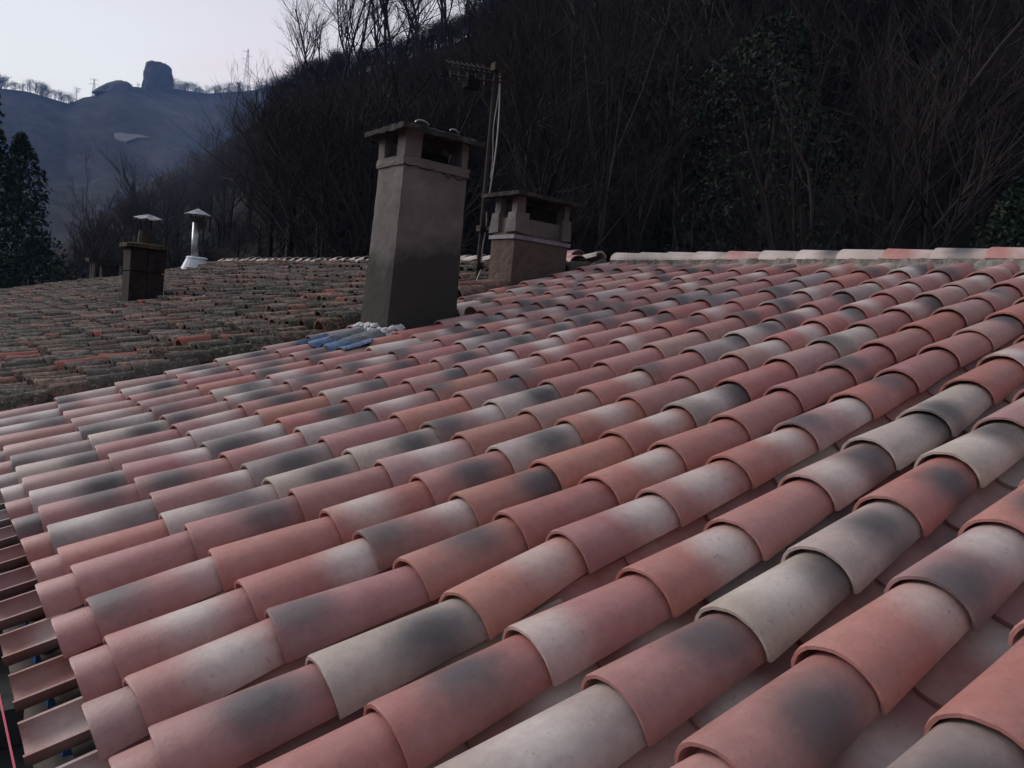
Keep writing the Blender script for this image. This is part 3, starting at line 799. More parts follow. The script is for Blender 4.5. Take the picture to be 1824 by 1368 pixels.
for za, zb_ in ((K3.z - .15, zm - .006), (zm + .006, zc - .005)):
    for (cx, w) in ((bx0 + .111, .222), (bx0 + .339, .222)):
        m = MB(); m.box((cx, (by0 + by1) / 2, (za + zb_) / 2), (w - .006 if cx < bx0 + .2 else w - .006, .42, zb_ - za), jit=.004)
        m.obj("block", BLOCK, c3)
link("slab", slab_mesh("slab", MOSSY, bx0 - .05, bx1 + .02, by0 - .05, by1 + .05, zc + .045, .03, .05, 8, .01, 31), c3)
PX, PY = bx0 + .22, by0 + .2
m = MB(); m.tube((PX, PY, zc + .03), (PX, PY, zc + .24), .105, .085, 12); pot = m.obj("pot", RUST, c3)
for t in range(3):
    a = t * 2.1 + .4; m = MB(); m.tube((PX + .07 * math.cos(a), PY + .07 * math.sin(a), zc + .2), (PX + .08 * math.cos(a), PY + .08 * math.sin(a), zc + .40), .011, .011, 5); m.obj("strut", RUST, c3)
def cone_cap(cx, cy, z, r, h, mat, parent, seed, wav_=.02):
    r_ = random.Random(seed); V = [(cx, cy, z + h)]; n = 16
    for k in range(n):
        a = 2 * math.pi * k / n; q = r * r_.uniform(.95, 1.05); V.append((cx + q * math.cos(a), cy + q * math.sin(a), z + r_.uniform(-wav_, wav_)))
    V += [(x, y, zz - .006) for x, y, zz in V]
    m_ = n + 1; F = []
    for k in range(n):
        a, b = 1 + k, 1 + (k + 1) % n
        F += [(0, a, b), (m_, m_ + b, m_ + a), (a, m_ + a, m_ + b, b)]
    return link("cowl", mesh("cowl", V, F, mat), parent)
TIN = M("tin_cowl", 0.45, 0.5); TIN.b.inputs["Metallic"].default_value = .5
TIN.col(TIN.ramp(TIN.noise(TIN.geo(), 7, 4), [(0.35, (0.12, 0.12, 0.13)), (0.6, (0.42, 0.43, 0.46))])); TIN = TIN.m
cone_cap(PX + .03, PY, zc + .40, .19, .075, TIN, c3, 3, .018)

K4 = UV(13.95, -61.0, .1)

FX, FY, FZ = K4.x + .05, K4.y, K4.z
m = MB(); m.tube((FX, FY, FZ + .1), (FX, FY, FZ + 4.05 * S), .072, .072, 14)
f = m.obj("chimney", GALV, old, True, mw=OI, label="round metal flue with conical cowl rising from a white base near the old ridge")
m = MB(); m.tube((FX - .06, FY, FZ - .5), (FX + .05, FY, FZ + 1.15 * S), .42, .19, 16, False); m.tube((FX + .05, FY, FZ + 1.12 * S), (FX + .05, FY, FZ + 1.25 * S), .22, .19, 16)
PAINTW = simple("painted_metal_base", [(0.3, (0.50, 0.55, 0.60)), (0.7, (0.72, 0.76, 0.80))], 5, .5)
m.obj("flue_base", PAINTW, f)
m = MB(); m.tube((FX + .08, FY, FZ + 3.6 * S), (FX + .08, FY, FZ + 4.2 * S), .11, .11, 12); m.obj("flue_collar", RUST, f)
for t in range(3):
    a = t * 2.1 + 2.2; m = MB(); m.tube((FX + .07 * math.cos(a), FY + .07 * math.sin(a), FZ + 4.0 * S), (FX + .15 * math.cos(a), FY + .15 * math.sin(a), FZ + 4.75 * S), .013, .013, 5); m.obj("strut", RUST, f)
cone_cap(FX + .02, FY, FZ + 4.70 * S, .26, .13, TIN, f, 5, .006)

K5 = UV(11.0, -76.5, -.8)
m = MB(); m.box((K5.x, K5.y, K5.z + 2.45 * S), (.80, .5, .09), jit=.01)
g = m.obj("chimney", BLOCK, old, mw=OI, label="low chimney cap on thin posts past the block chimney")
for a, b in ((-.28, -.15), (-.28, .15), (.28, -.15), (.28, .15)):
    m = MB(); m.tube((K5.x + a, K5.y + b, K5.z - .2), (K5.x + a, K5.y + b, K5.z + 2.32 * S), .035, .035, 6); m.obj("pillar", CEMENT, g, damp=0.0)
m = MB(); m.box((K5.x + .1, K5.y, K5.z + .3), (.40, .34, .45)); m.obj("flue_mouth", BLOCK, g)

# ------------------------------------------------------------------ eaves, string, scaffold
PINK = M("pink_string", .7).col((0.55, 0.10, 0.16)).m
e0, e1 = UV(.37, 8, .36), UV(.37, -16, .36)
m = MB(); m.path([e0 + (e1 - e0) * (k / 24) - UP * .03 * math.sin(math.pi * k / 24) for k in range(25)], .0022, 5)
o = m.mesh("string_line", PINK); o = link("string_line", o, loc=None, label="pink mason's string stretched along the eaves of the new roof", category="string")
BLUEP = M("blue_plastic", .45, .5).col((0.02, 0.10, 0.30)).m
rr = random.Random(4)
for r in range(8, -14, -1):
    m = MB(); P = UV(.66, r + rr.uniform(-.03, .03), -.34)
    for k in (0, 1, 2):
        m.box(tuple(P + Vector((0, k * .028 - .03, 0))), (.05, .022, .07), top=.9)
    m.obj("eaves_comb", BLUEP, roof)
CONC = simple("dark_concrete", [(0.3, (0.02, 0.022, 0.021)), (0.6, (0.055, 0.06, 0.057)), (0.78, (0.12, 0.12, 0.115))], 3, .9, 25, .6, .01, world_=True)
xe = UV(.62, 0).x
m = MB(); m.box((xe - .16, (9 - -15.5) * 0 - 2.0 + 2.8, -.19), (.28, 6.3, .05)); m.obj("gutter_board", CONC, house, mw=NI)
for y in np.arange(-2.2, 3.8, .55):
    m = MB(); m.box((xe - .14, float(y), -.115), (.22, .06, .10), jit=.004); m.obj("rafter_tail", CONC, house, mw=NI)
SC = Vector((xe - .62, -.9, GROUND))
sc = thing("scaffold_board", "dark scaffold deck with shiny metal clamp below the eaves at lower left", "scaffold", SC)
SI = Matrix.Translation(-SC)
m = MB()
for k in range(3): m.box((xe - .42 - .235 * k, .6, -.62), (.225, 7.0, .045), jit=.004)
m.obj("board", CONC, sc, mw=SI)
for y in (-1.55, -.15, 1.9):
    m = MB(); m.tube((xe - .36, y, GROUND), (xe - .36, y, -.27 if y < 0 else -.2), .024, .024, 12); m.obj("scaffold_tube", GALV, sc, True, mw=SI)
    m = MB(); m.tube((xe - .9, y, -.665), (xe - .2, y, -.665), .024, .024, 12); m.obj("scaffold_tube", GALV, sc, True, mw=SI)
    m = MB(); m.box((xe - .36, y, -.40), (.08, .08, .06), jit=.004); m.tube((xe - .40, y - .05, -.38), (xe - .40, y + .06, -.38), .014, .014, 6); m.tube((xe - .40, y - .05, -.43), (xe - .40, y + .06, -.43), .012, .012, 6)
    m.obj("clamp", GALV, sc, mw=SI)

# thin smoke drifting up the valley from the metal flue
sm = bpy.data.materials.new("chimney_smoke"); sm.use_nodes = True; st = sm.node_tree; st.nodes.clear()
so = st.nodes.new("ShaderNodeOutputMaterial"); sv = st.nodes.new("ShaderNodeVolumePrincipled"); sc2 = st.nodes.new("ShaderNodeTexCoord")
sg = st.nodes.new("ShaderNodeTexGradient"); sg.gradient_type = 'QUADRATIC_SPHERE'; st.links.new(sc2.outputs["Object"], sg.inputs[0])
sn = st.nodes.new("ShaderNodeTexNoise"); sn.inputs["Scale"].default_value = 1.6; sn.inputs["Detail"].default_value = 3; st.links.new(sc2.outputs["Object"], sn.inputs["Vector"])
a1_ = st.nodes.new("ShaderNodeMath"); a1_.operation = 'MULTIPLY'; st.links.new(sg.outputs["Fac"], a1_.inputs[0]); st.links.new(sn.outputs[0], a1_.inputs[1])
a2_ = st.nodes.new("ShaderNodeMath"); a2_.operation = 'MULTIPLY'; st.links.new(a1_.outputs[0], a2_.inputs[0]); a2_.inputs[1].default_value = 0.09
st.links.new(a2_.outputs[0], sv.inputs["Density"]); sv.inputs["Color"].default_value = (0.55, 0.68, 0.95, 1); st.links.new(sv.outputs[0], so.inputs["Volume"])
import bmesh
bm = bmesh.new(); bmesh.ops.create_icosphere(bm, subdivisions=3, radius=1.0); me = bpy.data.meshes.new("smoke"); bm.to_mesh(me); bm.free(); me.materials.append(sm)
o = link("smoke", me); o.location = (FX + .7, FY + 3.5, FZ + 3.3); o.scale = (1.9, 2.5, 3.4); o.rotation_euler = (0, .25, 0); o["kind"] = "stuff"; o["label"] = "thin smoke drifting above the metal flue"
# ------------------------------------------------------------------ hills
NEAR_EL = [(-180, 3.5), (-90, 2.5), (-30, 0), (3, -1.5), (6, 0.0), (8, 2.6), (10, 4.6), (13, 7.2), (16, 9.4), (19, 12.0), (21, 14.0), (22.4, 14.9), (26.9, 16.2), (29.9, 17.8), (32.6, 19.2), (34.5, 20.4), (36, 22), (40, 24.5), (50, 27.5), (65, 28), (80, 26), (100, 21), (130, 12), (160, 6), (180, 3.5)]
FAR_EL = [(-180, 5), (-90, 6), (-40, 7), (-15, 9), (0, 10.7), (4, 10.75), (5.4, 10.9), (7.7, 10.65), (8.3, 11.15), (9.0, 11.4), (9.7, 12.1), (10.6, 12.35), (11.6, 12.45), (13.4, 12.75), (15.6, 12.85), (18.6, 13.6), (20.3, 14.4), (22, 14.5), (30, 13), (60, 10), (180, 5)]
CX, CY, CZ = CAM
def tab(t, x): return np.interp(x, [a for a, _ in t], [b for _, b in t])
hn = noise_fn(21, 5, .02); hn2 = noise_fn(22, 4, .0035); hn3 = noise_fn(23, 4, .12)
def near_D(az): return np.interp(az, [-180, 0, 14, 22, 40, 90, 180], [260, 220, 190, 112, 105, 120, 260])
def terrain_z(az, r):
    az = np.asarray(az, float); r = np.asarray(r, float)
    x = CX + r * np.sin(np.radians(az)); y = CY + r * np.cos(np.radians(az))
    D = near_D(az); H = CZ + D * np.tan(np.radians(tab(NEAR_EL, az)))
    r0 = 20.0
    t = np.clip((r - r0) / (D - r0), 0, 1)
    prof = GROUND + (H - GROUND) * (t ** 0.95)
    zn = np.where(r < D, prof, H - (r - D) * 0.16)
    zn = zn + hn(x, y) * 1.0 * np.clip(t * 3, 0, 1) * np.clip((D - r) / 30, 0.12, 1)
    DF = 900.0; HF = CZ + DF * np.tan(np.radians(tab(FAR_EL, az)))
    tf = np.clip((r - 200) / (DF - 200), 0, 1)
    zf = GROUND + (HF - GROUND) * (tf ** 1.15) + hn2(x, y) * 22 * np.sin(np.pi * tf) ** 1.0
    zf = np.where(r > DF, HF - (r - DF) * .25, zf)
    return np.maximum(np.maximum(zn, zf), GROUND)
def tz(az, r): return float(terrain_z(az, r))
def gp(az, r, dz=0.0): return Vector((CX + r * math.sin(math.radians(az)), CY + r * math.cos(math.radians(az)), tz(az, r) + dz))

azs = np.concatenate([np.arange(-180, -12, 4.0), np.arange(-12, 45, .4), np.arange(45, 100, 1.0), np.arange(100, 180, 4.0)])
rs = np.concatenate([[0.0], np.geomspace(6, 230, 60), np.linspace(245, 860, 34), np.array([875, 885, 893, 900, 907, 920, 960, 1050, 1250, 1500])])
A, Rr = np.meshgrid(azs, rs)
Z = terrain_z(A, Rr)
V = np.stack([CX + Rr * np.sin(np.radians(A)), CY + Rr * np.cos(np.radians(A)), Z], -1).reshape(-1, 3)
na, nr = len(azs), len(rs)
F = []
for j in range(nr - 1):
    for i in range(na):
        i2 = (i + 1) % na
        F.append((j * na + i, j * na + i2, (j + 1) * na + i2, (j + 1) * na + i))
HILL = M("wooded_ground", 1.0, 0.05)
_p = HILL.geo(); _n1 = HILL.noise(_p, .035, 6, .65); _n2 = HILL.noise(_p, .6, 6, .7)
_c = HILL.ramp(_n1, [(0.32, (0.020, 0.024, 0.018)), (0.5, (0.030, 0.029, 0.028)), (0.66, (0.042, 0.038, 0.037))])
_c = HILL.mix(0.6, _c, HILL.ramp(_n2, [(0.3, 0.45), (0.7, 1.5)]), 'MULTIPLY')
_mp = HILL.n('ShaderNodeMapping'); _mp.inputs['Scale'].default_value = (1, .18, .6); HILL.l(_p, _mp.inputs[0])
_n3 = HILL.noise(_mp.outputs[0], .05, 8, .7)
_c = HILL.mix(0.9, _c, HILL.ramp(_n3, [(0.36, 0.4), (0.5, 0.85), (0.64, 1.7)]), 'MULTIPLY')
HILL.col(_c); HILL.bump(_n2, 1.0, 1.2)
HILL = HILL.m
ter = link("hillside", mesh("hillside", V, F, HILL, True)); ter["kind"] = "structure"

# pale clearing high on the far hill
CLEAR = simple("pale_scree", [(0.3, (0.08, 0.075, 0.075)), (0.7, (0.15, 0.14, 0.14))], .15, 1.0, world_=True)
def to_az_el(x, y):
    q = rot @ Vector(((x - 912) / 1381.8, -(y - 684) / 1381.8, -1.0)); q.normalize()
    return math.degrees(math.atan2(q.x, q.y)), math.degrees(math.asin(q.z))
def hit(az, el):
    lo = None
    for r in np.arange(230, 900, 3.0):
        if tz(az, r) >= CZ + r * math.tan(math.radians(el)): return r
    return 890
pts = [(203, 241), (214, 240), (228, 242), (246, 244), (268, 248), (246, 249), (236, 252), (224, 257), (212, 253), (204, 249)]
vv_ = []
for x, y in pts:
    a, e_ = to_az_el(x, y); vv_.append(gp(a, hit(a, e_), 1.2))
cen = sum(vv_, Vector()) / len(vv_)
V = [cen] + vv_ + [p - UP * 3 for p in vv_]; n = len(vv_)
F = [(0, 1 + i, 1 + (i + 1) % n) for i in range(n)] + [(1 + i, 1 + n + i, 1 + n + (i + 1) % n, 1 + (i + 1) % n) for i in range(n)]
o = link("clearing", mesh("clearing", V, F, CLEAR)); o["kind"] = "structure"

# ------------------------------------------------------------------ rocks on the skyline
ROCK = simple("dark_rock", [(0.3, (0.035, 0.035, 0.035)), (0.7, (0.09, 0.085, 0.085))], .12, 1.0, .35, 1.0, 1.5, world_=True)
PALEROCK = simple("pale_rock", [(0.3, (0.05, 0.048, 0.05)), (0.7, (0.12, 0.11, 0.11))], .15, 1.0, .4, 1.0, 1.5, world_=True)
def rock(name, mat, az, r, w, d, h, prof, seed, label):
    rd = random.Random(seed); base = gp(az, r, -8); V, F = [], []; n = 26
    ex = az_dir(az + 90); ey = az_dir(az)
    for j, (t, s, off) in enumerate(prof):
        for i in range(n):
            a = 2 * math.pi * i / n; q = s * (1 + rd.gauss(0, .025) + .05 * math.sin(3 * a + seed))
            V.append(base + ex * (w / 2 * q * math.cos(a) + off * w) + ey * (d / 2 * q * math.sin(a)) + UP * (h * t + rd.gauss(0, .25)))
    for j in range(len(prof) - 1):
        for i in range(n): F.append((j * n + i, j * n + (i + 1) % n, (j + 1) * n + (i + 1) % n, (j + 1) * n + i))
    F.append(tuple((len(prof) - 1) * n + i for i in range(n)))
    V = [v - base for v in V]
    return link(name, mesh(name, V, F, mat), loc=base, label=label, category="rock")
rock("rock_outcrop", ROCK, 12.6, 893, 29, 32, 33, [(0, 1.06, 0), (.25, 1.0, 0), (.45, .95, -.01), (.62, .92, -.01), (.75, .86, -.02), (.88, .80, -.02), (.94, .74, -.04), (.98, .6, -.06), (1.0, .35, -.07)], 3,
     "tall flat-topped rock tower silhouetted on the far ridge")
rock("rock_outcrop", PALEROCK, 10.2, 880, 26, 25, 15.5, [(0, 1.5, 0), (.3, 1.3, 0.05), (.55, 1.1, .1), (.75, .9, .14), (.92, .62, .2), (1.0, .5, .2)], 5, "low pale crag left of the flat-topped rock tower")

# ------------------------------------------------------------------ pylons
PYL = M("pylon_steel", .6, .3).col((0.20, 0.20, 0.21)).m
def pylon(az, r, h, w, arms, label):
    B = gp(az, r, -1.5); p = thing("pylon", label, "pylon", B, "power pylons on the far ridge")
    m = MB(); t = .16
    for sx in (-1, 1):
        for sy in (-1, 1): m.tube((sx * w / 2, sy * w / 2, 0), (sx * .35, sy * .35, h), t, t * .7, 4)
    N = 9
    for k in range(N):
        a, b = k / N, (k + 1) / N; wa, wb = w / 2 + (.35 - w / 2) * a, w / 2 + (.35 - w / 2) * b
        for s in (-1, 1):
            m.tube((-wa, s * wa, a * h), (wb, s * wb, b * h), t * .55, None, 3); m.tube((wa, s * wa, a * h), (-wb, s * wb, b * h), t * .55, None, 3)
            m.tube((s * wa, -wa, a * h), (s * wb, wb, b * h), t * .55, None, 3)
    m.obj("lattice", PYL, p)
    ex = az_dir(az + 90)
    for z, l, s in arms:
        m = MB(); m.tube(Vector((0, 0, z * h)), Vector((0, 0, z * h + 0.6)) + ex * l * s, t, t * .6, 4); m.tube(Vector((0, 0, z * h + 1.6)), Vector((0, 0, z * h + 0.6)) + ex * l * s, t * .6, t * .5, 4)
        m.tube(Vector((0, 0, z * h + .6)) + ex * l * s * .95, Vector((0, 0, z * h - 1.6)) + ex * l * s * .95, t * .6, None, 4)
        m.obj("arm", PYL, p)
pylon(17.95, 885, 46, 6.0, [(.93, 4.8, -1), (.84, 4.2, 1), (.76, 5.6, -1)], "tall lattice pylon on the far ridge between rock tower and bare trees")
pylon(8.95, 880, 20, 3.2, [(.95, 3.4, -1), (.95, 3.4, 1), (.72, 4.2, 1), (.72, 4.2, -1)], "small pylon in the dip of the far ridge, left of the pale crag")

# ------------------------------------------------------------------ trees
BARK = M("bark", 1.0, .1); BARK.col(BARK.mix(BARK.rnd(), (0.026, 0.022, 0.021), (0.048, 0.038, 0.036))); BARK = BARK.m
PALEBARK = M("pale_bark", 1.0, .1).col((0.085, 0.075, 0.068)).m
TWIG = M("twigs", 1.0, .05); TWIG.col(TWIG.mix(TWIG.rnd(), (0.023, 0.019, 0.018), (0.046, 0.037, 0.034))); TWIG = TWIG.m
LEAF = M("evergreen_leaves", .9, .15); LEAF.col(LEAF.mix(LEAF.rnd(), LEAF.ramp(LEAF.noise(LEAF.geo(), .9, 3), [(.35, (0.012, 0.022, 0.012)), (.65, (0.028, 0.046, 0.024))]), (0.022, 0.032, 0.020))); LEAF = LEAF.m

def grow(seed, h, limbs=7, spread=.55, levels=3, per=5, twig=1.0, trunk_r=None, fork=.35):
    """bare tree: list of (p0, r0, p1, r1, level) pieces"""
    r = random.Random(seed); out = []
    def branch(p, d, ln, rad, lev, nseg):
        pts = [(p, rad)]; step = ln / nseg
        for k in range(nseg):
            d = (d + Vector((r.gauss(0, .10), r.gauss(0, .10), r.gauss(0, .07) + (.07 if lev else 0)))).normalized()
            q = p + d * step; rr_ = rad * (1 - (k + 1) / nseg * (.72 if lev else .62))
            out.append((p, pts[-1][1], q, rr_, lev)); p = q; pts.append((p, rr_))
        if lev >= levels: return
        nb = limbs if lev == 0 else per
        for k in range(nb):
            t = r.uniform(fork if lev == 0 else .15, 1.0); i = min(int(t * nseg), nseg - 1)
            a, ra = pts[i]; b, rb = pts[i + 1]; f = t * nseg - i
            q = a + (b - a) * f; dd = (b - a).normalized()
            ph = r.uniform(0, 6.283); side = dd.orthogonal().normalized(); side = (side * math.cos(ph) + dd.cross(side) * math.sin(ph))
            nd = (dd * r.uniform(.6, 1.0) + side * spread * r.uniform(.7, 1.5) + Vector((0, 0, .12))).normalized()
            branch(q, nd, ln * r.uniform(.42, .68) * (1.1 - .35 * t), max(min(ra, rb) * r.uniform(.5, .75), .008 * twig), lev + 1, max(3, nseg - 2))
    branch(Vector((0, 0, 0)), Vector((r.gauss(0, .04), r.gauss(0, .04), 1)), h * .82, trunk_r or h * .016, 0, 8)
    return out
def seg_mesh(name, segs, mat, sides):
    V, F = [], []; n = 0
    for p0, r0, p1, r1, lev in segs:
        k = sides if lev else max(sides, 6)
        d = p1 - p0
        if d.length < 1e-6: continue
        d.normalize(); a = d.orthogonal().normalized(); b = d.cross(a)
        for p, rad in ((p0, r0), (p1, r1)):
            for i in range(k):
                t = 6.28318 * i / k; V.append(p + a * (rad * math.cos(t)) + b * (rad * math.sin(t)))
        F += [(n + i, n + (i + 1) % k, n + k + (i + 1) % k, n + k + i) for i in range(k)]; n += 2 * k
    return mesh(name, V, F, mat)
BT = []
specs = [(1, 14, 9, .5, 3, 7), (2, 14, 8, .62, 3, 7), (3, 14, 10, .45, 3, 6), (4, 14, 7, .7, 3, 7), (5, 14, 9, .38, 3, 7), (6, 14, 7, .55, 3, 7)]
for sd_, h, lb, spd, lv, pr_ in specs:
    sg = grow(sd_, h, lb, spd, lv, pr_, trunk_r=.17)
    sg += [x for x in grow(sd_ + 50, h * .9, 5, spd, 2, 5, trunk_r=.11)] if sd_ in (2, 4) else []
    BT.append((seg_mesh("trunk", [s for s in sg if s[4] <= 1], BARK, 5), seg_mesh("crown", [s for s in sg if s[4] > 1], TWIG, 3)))
PT = []
for sd_ in (11, 12):
    sg = grow(sd_, 14, 6, .22, 2, 5, trunk_r=.065, fork=.5)
    PT.append((seg_mesh("trunk", [s for s in sg if s[4] <= 1], PALEBARK, 5), seg_mesh("crown", [s for s in sg if s[4] > 1], TWIG, 3)))

def ever_mesh(seed, h, w, shape, n=2600):
    r = np.random.default_rng(seed); V, F = [], []
    lob = [(r.uniform(.1, 1), r.uniform(0, 6.28), r.uniform(.15, .42)) for _ in range(16)]
    k = 0
    while k < n:
        t = r.uniform(.04, 1.0); a = r.uniform(0, 6.283)
        R = w / 2 * shape(t)
        for (lt, la, ls) in lob: R *= 1 + ls * math.exp(-((t - lt) / .09) ** 2) * math.cos(a - la)
        q = R * (r.uniform(0, 1) ** .35) * r.uniform(.85, 1.08)
        c = np.array([q * math.cos(a), q * math.sin(a), t * h + r.normal(0, .12)])
        s = r.uniform(.06, .17)
        u = r.normal(size=3); u /= np.linalg.norm(u); v = np.cross(u, r.normal(size=3)); v /= np.linalg.norm(v)
        m = len(V); V += [c - u * s, c + v * s * .5, c + u * s, c - v * s * .5]; F.append((m, m + 1, m + 2, m + 3)); k += 1
    return V, F
EV = []
for sd_, h, w, sh in ((1, 14, 7, lambda t: math.sin(math.pi * min(1, t ** .8)) ** .6 + .05), (2, 15, 6, lambda t: (1 - t) ** .65 + .03), (3, 13, 5, lambda t: (1 - t ** 2.2) ** .8 * .9 + .08)):
    v_, f_ = ever_mesh(sd_, h, w, sh, 8500); tr = MB(); tr.tube((0, 0, 0), (0, 0, h * .8), .2, .05, 6)
    EV.append((tr.mesh("trunk", BARK), mesh("crown", v_, f_, LEAF)))

def plant(kind, name, az, r, h, label, group, yaw, base_h, sink=.3, lean=0.0):
    sink += 0
    P = gp(az, r, -sink)
    t = thing(name, label, "tree", P, group)
    t.rotation_euler = (lean * .5, lean, yaw); s = h / base_h; t.scale = (s, s, s)
    for me in kind: link(me.name.split('.')[0], me, t)
    return t
def cap_h(a, r, h, m=.4):
    return max(2.2, min(h, CZ + r * math.tan(math.radians(float(tab(NEAR_EL, a)) - m)) - tz(a, r))) if a < 44 else h
rr = random.Random(31)
# tall bare trees against the sky, in front of the crest
G1 = "tall bare trees against the sky on the near crest"
sky_trees = [(21.6, 84, 11.5, 0), (22.8, 88, 11, 3), (24.0, 86, 15.0, 4), (25.0, 92, 13, 2), (26.0, 92, 10.0, 1), (27.3, 84, 17.5, 0), (28.2, 92, 15, 3), (29.0, 90, 12, 5),
             (30.0, 92, 14.0, 2), (31.2, 92, 14, 4), (32.2, 94, 12.0, 0), (33.4, 94, 11.5, 5), (34.2, 96, 10.5, 1), (26.9, 90, 16.5, 4), (27.9, 82, 18, 2), (24.6, 80, 16.5, 5), (30.6, 86, 16.5, 0), (29.4, 84, 17, 3), (22.2, 92, 12, 4), (31.7, 90, 14.5, 2)]
sp_lab = {0: "leftmost of the tall bare trees, leaning twigs spread against the pale sky", 2: "slim upright bare tree left of the thickest crown on the skyline",
          5: "thickest bare tree on the near crest, trunk rising above the tall chimney", 12: "bare tree standing just above the tv aerial on the skyline"}
for k, (a, r, h, v) in enumerate(sky_trees):
    plant(BT[v], "bare_tree", a, r, h, sp_lab.get(k, "tall leafless tree on the crest, " + ("left of the tall chimney" if a < 25.5 else "over the tall chimney" if a < 29.5 else "between the tall chimney and the aerial")), G1, rr.uniform(0, 6.28), 14, .4, rr.uniform(-.05, .05))
plant(EV[2], "ivy_clad_tree", 33.0, 98, 9.5, "narrow dark ivy-clad tree on the skyline near the top of the aerial", None, 0, 13)
plant(EV[2], "ivy_clad_tree", 34.5, 98, 7.5, "small dark ivy-clad tree at the upper end of the skyline", None, 2, 13)
# pale stems in front of the dark wood
plant(PT[0], "pale_tree", 42.9, 22.5, 14.5, "slender pale-barked tree rising right of the low chimney", None, 1.0, 14)
plant(PT[1], "pale_tree", 53.2, 21, 10.0, "forked pale sapling in front of the dark wood, above the middle of the ridge", None, 2.0, 14)
plant(PT[0], "pale_tree", 51.0, 22, 9.0, "thin pale sapling left of the forked one above the ridge", None, 4.0, 14)
plant(PT[1], "pale_tree", 58.0, 22, 9.5, "thin pale sapling over the right part of the ridge", None, 5.0, 14)
# bare trees down in the valley to the left
G2 = "hazy bare trees in the valley past the old roof"
for k, (a, r, h, v) in enumerate([(7.6, 62, 9.5, 3), (8.8, 58, 9, 1), (9.8, 70, 9, 4), (11.2, 74, 8, 0), (12.4, 85, 9, 2), (13.7, 80, 8, 5), (15.2, 86, 9, 1), (16.6, 82, 9, 3), (18.0, 88, 9, 4), (19.3, 80, 9, 0)]):
    plant(BT[v], "bare_tree", a, r, h, "leafless tree low in the valley between the dark conifers and the tall chimney" if k > 1 else "hazy leafless tree just right of the dark conifers beyond the old roof", G2, rr.uniform(0, 6.28), 14)
# dark evergreens at the left edge
plant(EV[1], "conifer", 3.2, 44, 17.5, "tall dark conifer at the left edge beyond the old roof", None, 0.3, 15, 1)
plant(EV[1], "conifer", 5.2, 47, 14.5, "pointed dark conifer in the middle of the left-edge clump", None, 2.0, 15, 1)
plant(EV[0], "evergreen_tree", 6.1, 42, 9.0, "lower rounded evergreen at the right foot of the conifer clump", None, 4.0, 14, 1)
plant(EV[0], "evergreen_tree", 2.2, 38, 8.5, "rounded dark evergreen cut by the left edge of the photo", None, 1.2, 14, 1)
# the wood behind the ridge, singly as far as they show large
G3 = "bare trees of the wood behind the roofs"; G4 = "dark ivy-clad and evergreen trees in the wood"
cnt = 0
spots = []
tries = 0
while len(spots) < 215 and tries < 9000:
    tries += 1
    a = rr.uniform(19, 80); r = 19 + 62 * rr.random() ** .8
    x, y = CX + r * math.sin(math.radians(a)), CY + r * math.cos(math.radians(a))
    if x < 13.0 and y < 18.5 and y > -4: continue
    if a < 24 and r < 40: continue
    if r < 27 and (abs(a - 42.9) < 4 or 49 < a < 60): continue
    if any((x - p) ** 2 + (y - q) ** 2 < (1.7 + .02 * r) ** 2 for p, q, _, _ in spots): continue
    spots.append((x, y, a, r))
def zone(a, r):
    d = "near" if r < 38 else "mid-distance" if r < 58 else "far"
    w = ("between metal flue and tall chimney" if a < 27 else "behind the tall chimney and the aerial" if a < 36 else
         "above the low broad chimney" if a < 42 else "above the left end of the new ridge" if a < 50 else "above the middle of the new ridge" if a < 60 else "above the right end of the new ridge")
    return d + " leafless tree in the wood, " + w
def dzone(a, r):
    return ("near " if r < 45 else "farther ") + "ivy-clad tree among bare ones, " + ("above the left end of the new ridge" if a < 52 else "above the middle of the new ridge" if a < 62 else "above the right end of the new ridge")
for x, y, a, r in spots:
    dark = rr.random() < (0.0 if a < 46 else .14 if a < 52 else .42)
    if dark: plant(EV[rr.randrange(3)], "ivy_clad_tree", a, r, cap_h(a, r, rr.uniform(7, 12.5)), dzone(a, r), G4, rr.uniform(0, 6.28), 14)
    else: plant(BT[rr.randrange(6)], "bare_tree", a, r, cap_h(a, r, rr.uniform(8, 13.5)), zone(a, r), G3, rr.uniform(0, 6.28), 14, .3, rr.uniform(-.08, .08))

# the rest of the wood as one mass
def low_tree(seed, n1, n2, ln=.55, z0=.2):
    r = np.random.default_rng(seed); S_ = []
    S_.append(((0, 0, 0), (r.normal(0, .03), r.normal(0, .03), .9), .014, .004))
    for _ in range(n1):
        z = r.uniform(z0, .85); a = r.uniform(0, 6.28); l = ln * (1 - z) * r.uniform(.6, 1.1) + .10
        q = np.array([math.cos(a) * l * .6, math.sin(a) * l * .6, z + l * .9]); S_.append(((0, 0, z), tuple(q), .006, .0015))
        for _ in range(n2):
            t = r.uniform(.2, 1); p = np.array([0, 0, z]) * (1 - t) + q * t
            e_ = p + np.array([r.normal(0, .08), r.normal(0, .08), r.uniform(.03, .16)]); S_.append((tuple(p), tuple(e_), .0028, .0008))
    V, F = [], []
    for p0, p1, r0, r1 in S_:
        p0, p1 = Vector(p0), Vector(p1); d = (p1 - p0).normalized(); a = d.orthogonal().normalized(); b = d.cross(a); n = len(V)
        for p, rad in ((p0, r0), (p1, r1)):
            for i in range(3): t = 2.0944 * i; V.append(p + a * (rad * math.cos(t)) + b * (rad * math.sin(t)))
        F += [(n, n + 1, n + 4, n + 3), (n + 1, n + 2, n + 5, n + 4), (n + 2, n, n + 3, n + 5)]
    return np.array([tuple(v) for v in V]), np.array(F)
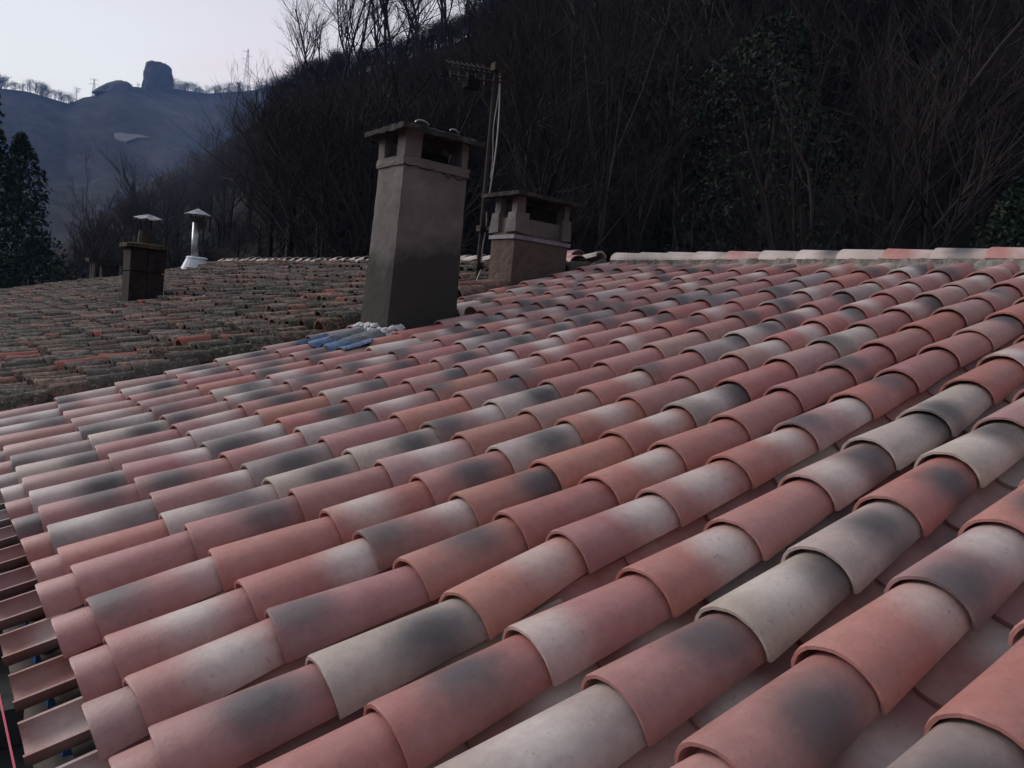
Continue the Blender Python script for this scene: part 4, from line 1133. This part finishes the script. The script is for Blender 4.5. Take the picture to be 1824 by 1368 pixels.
def mass(name, protos, places, mat, label=None):
    Vs, Fs = [], []; n = 0
    for (P, h, yaw, wk) in places:
        pv, pf = protos[rr.randrange(len(protos))]
        c, s = math.cos(yaw), math.sin(yaw)
        Rm = np.array([[c * wk, -s * wk, 0], [s * wk, c * wk, 0], [0, 0, 1]])
        Vs.append((pv * h) @ Rm.T + np.array(P)); Fs.append(pf + n); n += len(pv)
    Vn = np.concatenate(Vs); Fn = np.concatenate(Fs)
    m = bpy.data.meshes.new(name); m.vertices.add(len(Vn)); m.vertices.foreach_set("co", Vn.astype(np.float32).ravel())
    k = Fn.shape[1]; m.loops.add(Fn.size); m.loops.foreach_set("vertex_index", Fn.astype(np.int32).ravel())
    m.polygons.add(len(Fn)); m.polygons.foreach_set("loop_start", (np.arange(len(Fn)) * k).astype(np.int32)); m.polygons.foreach_set("loop_total", np.full(len(Fn), k, np.int32))
    m.materials.append(mat); m.update(calc_edges=True)
    o = link(name, m); o["kind"] = "stuff"
    if label: o["label"] = label
    return o
LT = [low_tree(s, 16, 5) for s in range(6)]
pl = []
for _ in range(1150):
    a = rr.uniform(8, 95); D = float(near_D(a)); r = rr.uniform(30, D * 1.05) if a > 20 else rr.uniform(60, D * 1.1)
    x, y = CX + r * math.sin(math.radians(a)), CY + r * math.cos(math.radians(a))
    if x < 13.5 and y < 19: continue
    pl.append((gp(a, r, -.3), cap_h(a, r, rr.uniform(7, 11)) if r < D * .9 else rr.uniform(2.5, 4), rr.uniform(0, 6.28), rr.uniform(.9, 1.6)))
mass("woods", LT, pl, TWIG, "dense leafless wood on the near hillside")
FT = [low_tree(100 + s, 16, 6, .6, .02) for s in range(5)]
pl = []
def far_tree(a, r, h, w=2.0): pl.append((gp(a, r, -.5), h, rr.uniform(0, 6.28), w * rr.uniform(.8, 1.2)))
for c_, n_, sp_, h_ in ((4.0, 9, .3, 13), (5.0, 10, .35, 9), (6.2, 16, .4, 12), (7.1, 12, .35, 12), (7.7, 6, .15, 10), (3, 12, 1, 8)):
    for _ in range(n_): far_tree(c_ + rr.gauss(0, sp_), rr.uniform(888, 902), h_ * rr.uniform(.7, 1.15))
for _ in range(150): far_tree(13.5 + 6.8 * rr.random(), rr.uniform(885, 903), 3 + 9 * rr.random() ** 1.6, 2.4)
for _ in range(10): far_tree(rr.uniform(9.6, 11.5), rr.uniform(890, 900), rr.uniform(3, 5))
FARW = M("distant_twigs", 1.0, .05).col((0.03, 0.027, 0.027)).m
mass("distant_woods", FT, pl, FARW, "line of bare trees along the far ridge")
# scrub filling the crest of the near hill so that its edge is ragged
pl = [(gp(a, float(near_D(a)) * rr.uniform(.90, 1.0), -.3), rr.uniform(2.0, 4.0), rr.uniform(0, 6.28), rr.uniform(1.4, 2.4)) for a in [rr.uniform(19.5, 40) for _ in range(420)]]
pl += [(gp(a, r, -.2), rr.uniform(1.2, 3.0), rr.uniform(0, 6.28), rr.uniform(1.6, 2.8)) for a, r in [(rr.uniform(6, 30), rr.uniform(30, 110)) for _ in range(650)]]
mass("undergrowth", LT, pl, TWIG, "ragged scrub along the near crest and the valley side")

# ------------------------------------------------------------------ haze in the valley
hz = bpy.data.materials.new("valley_haze"); hz.use_nodes = True; t_ = hz.node_tree; t_.nodes.clear()
ho = t_.nodes.new("ShaderNodeOutputMaterial"); hv = t_.nodes.new("ShaderNodeVolumePrincipled")
hv.inputs["Color"].default_value = (0.24, 0.46, 1.0, 1); hv.inputs["Density"].default_value = 0.00027; hv.inputs["Anisotropy"].default_value = 0.0
t_.links.new(hv.outputs[0], ho.inputs["Volume"])
m = MB(); m.box((CX, CY, 125), (3400, 3400, 265)); o = m.obj("haze", hz); o["kind"] = "stuff"
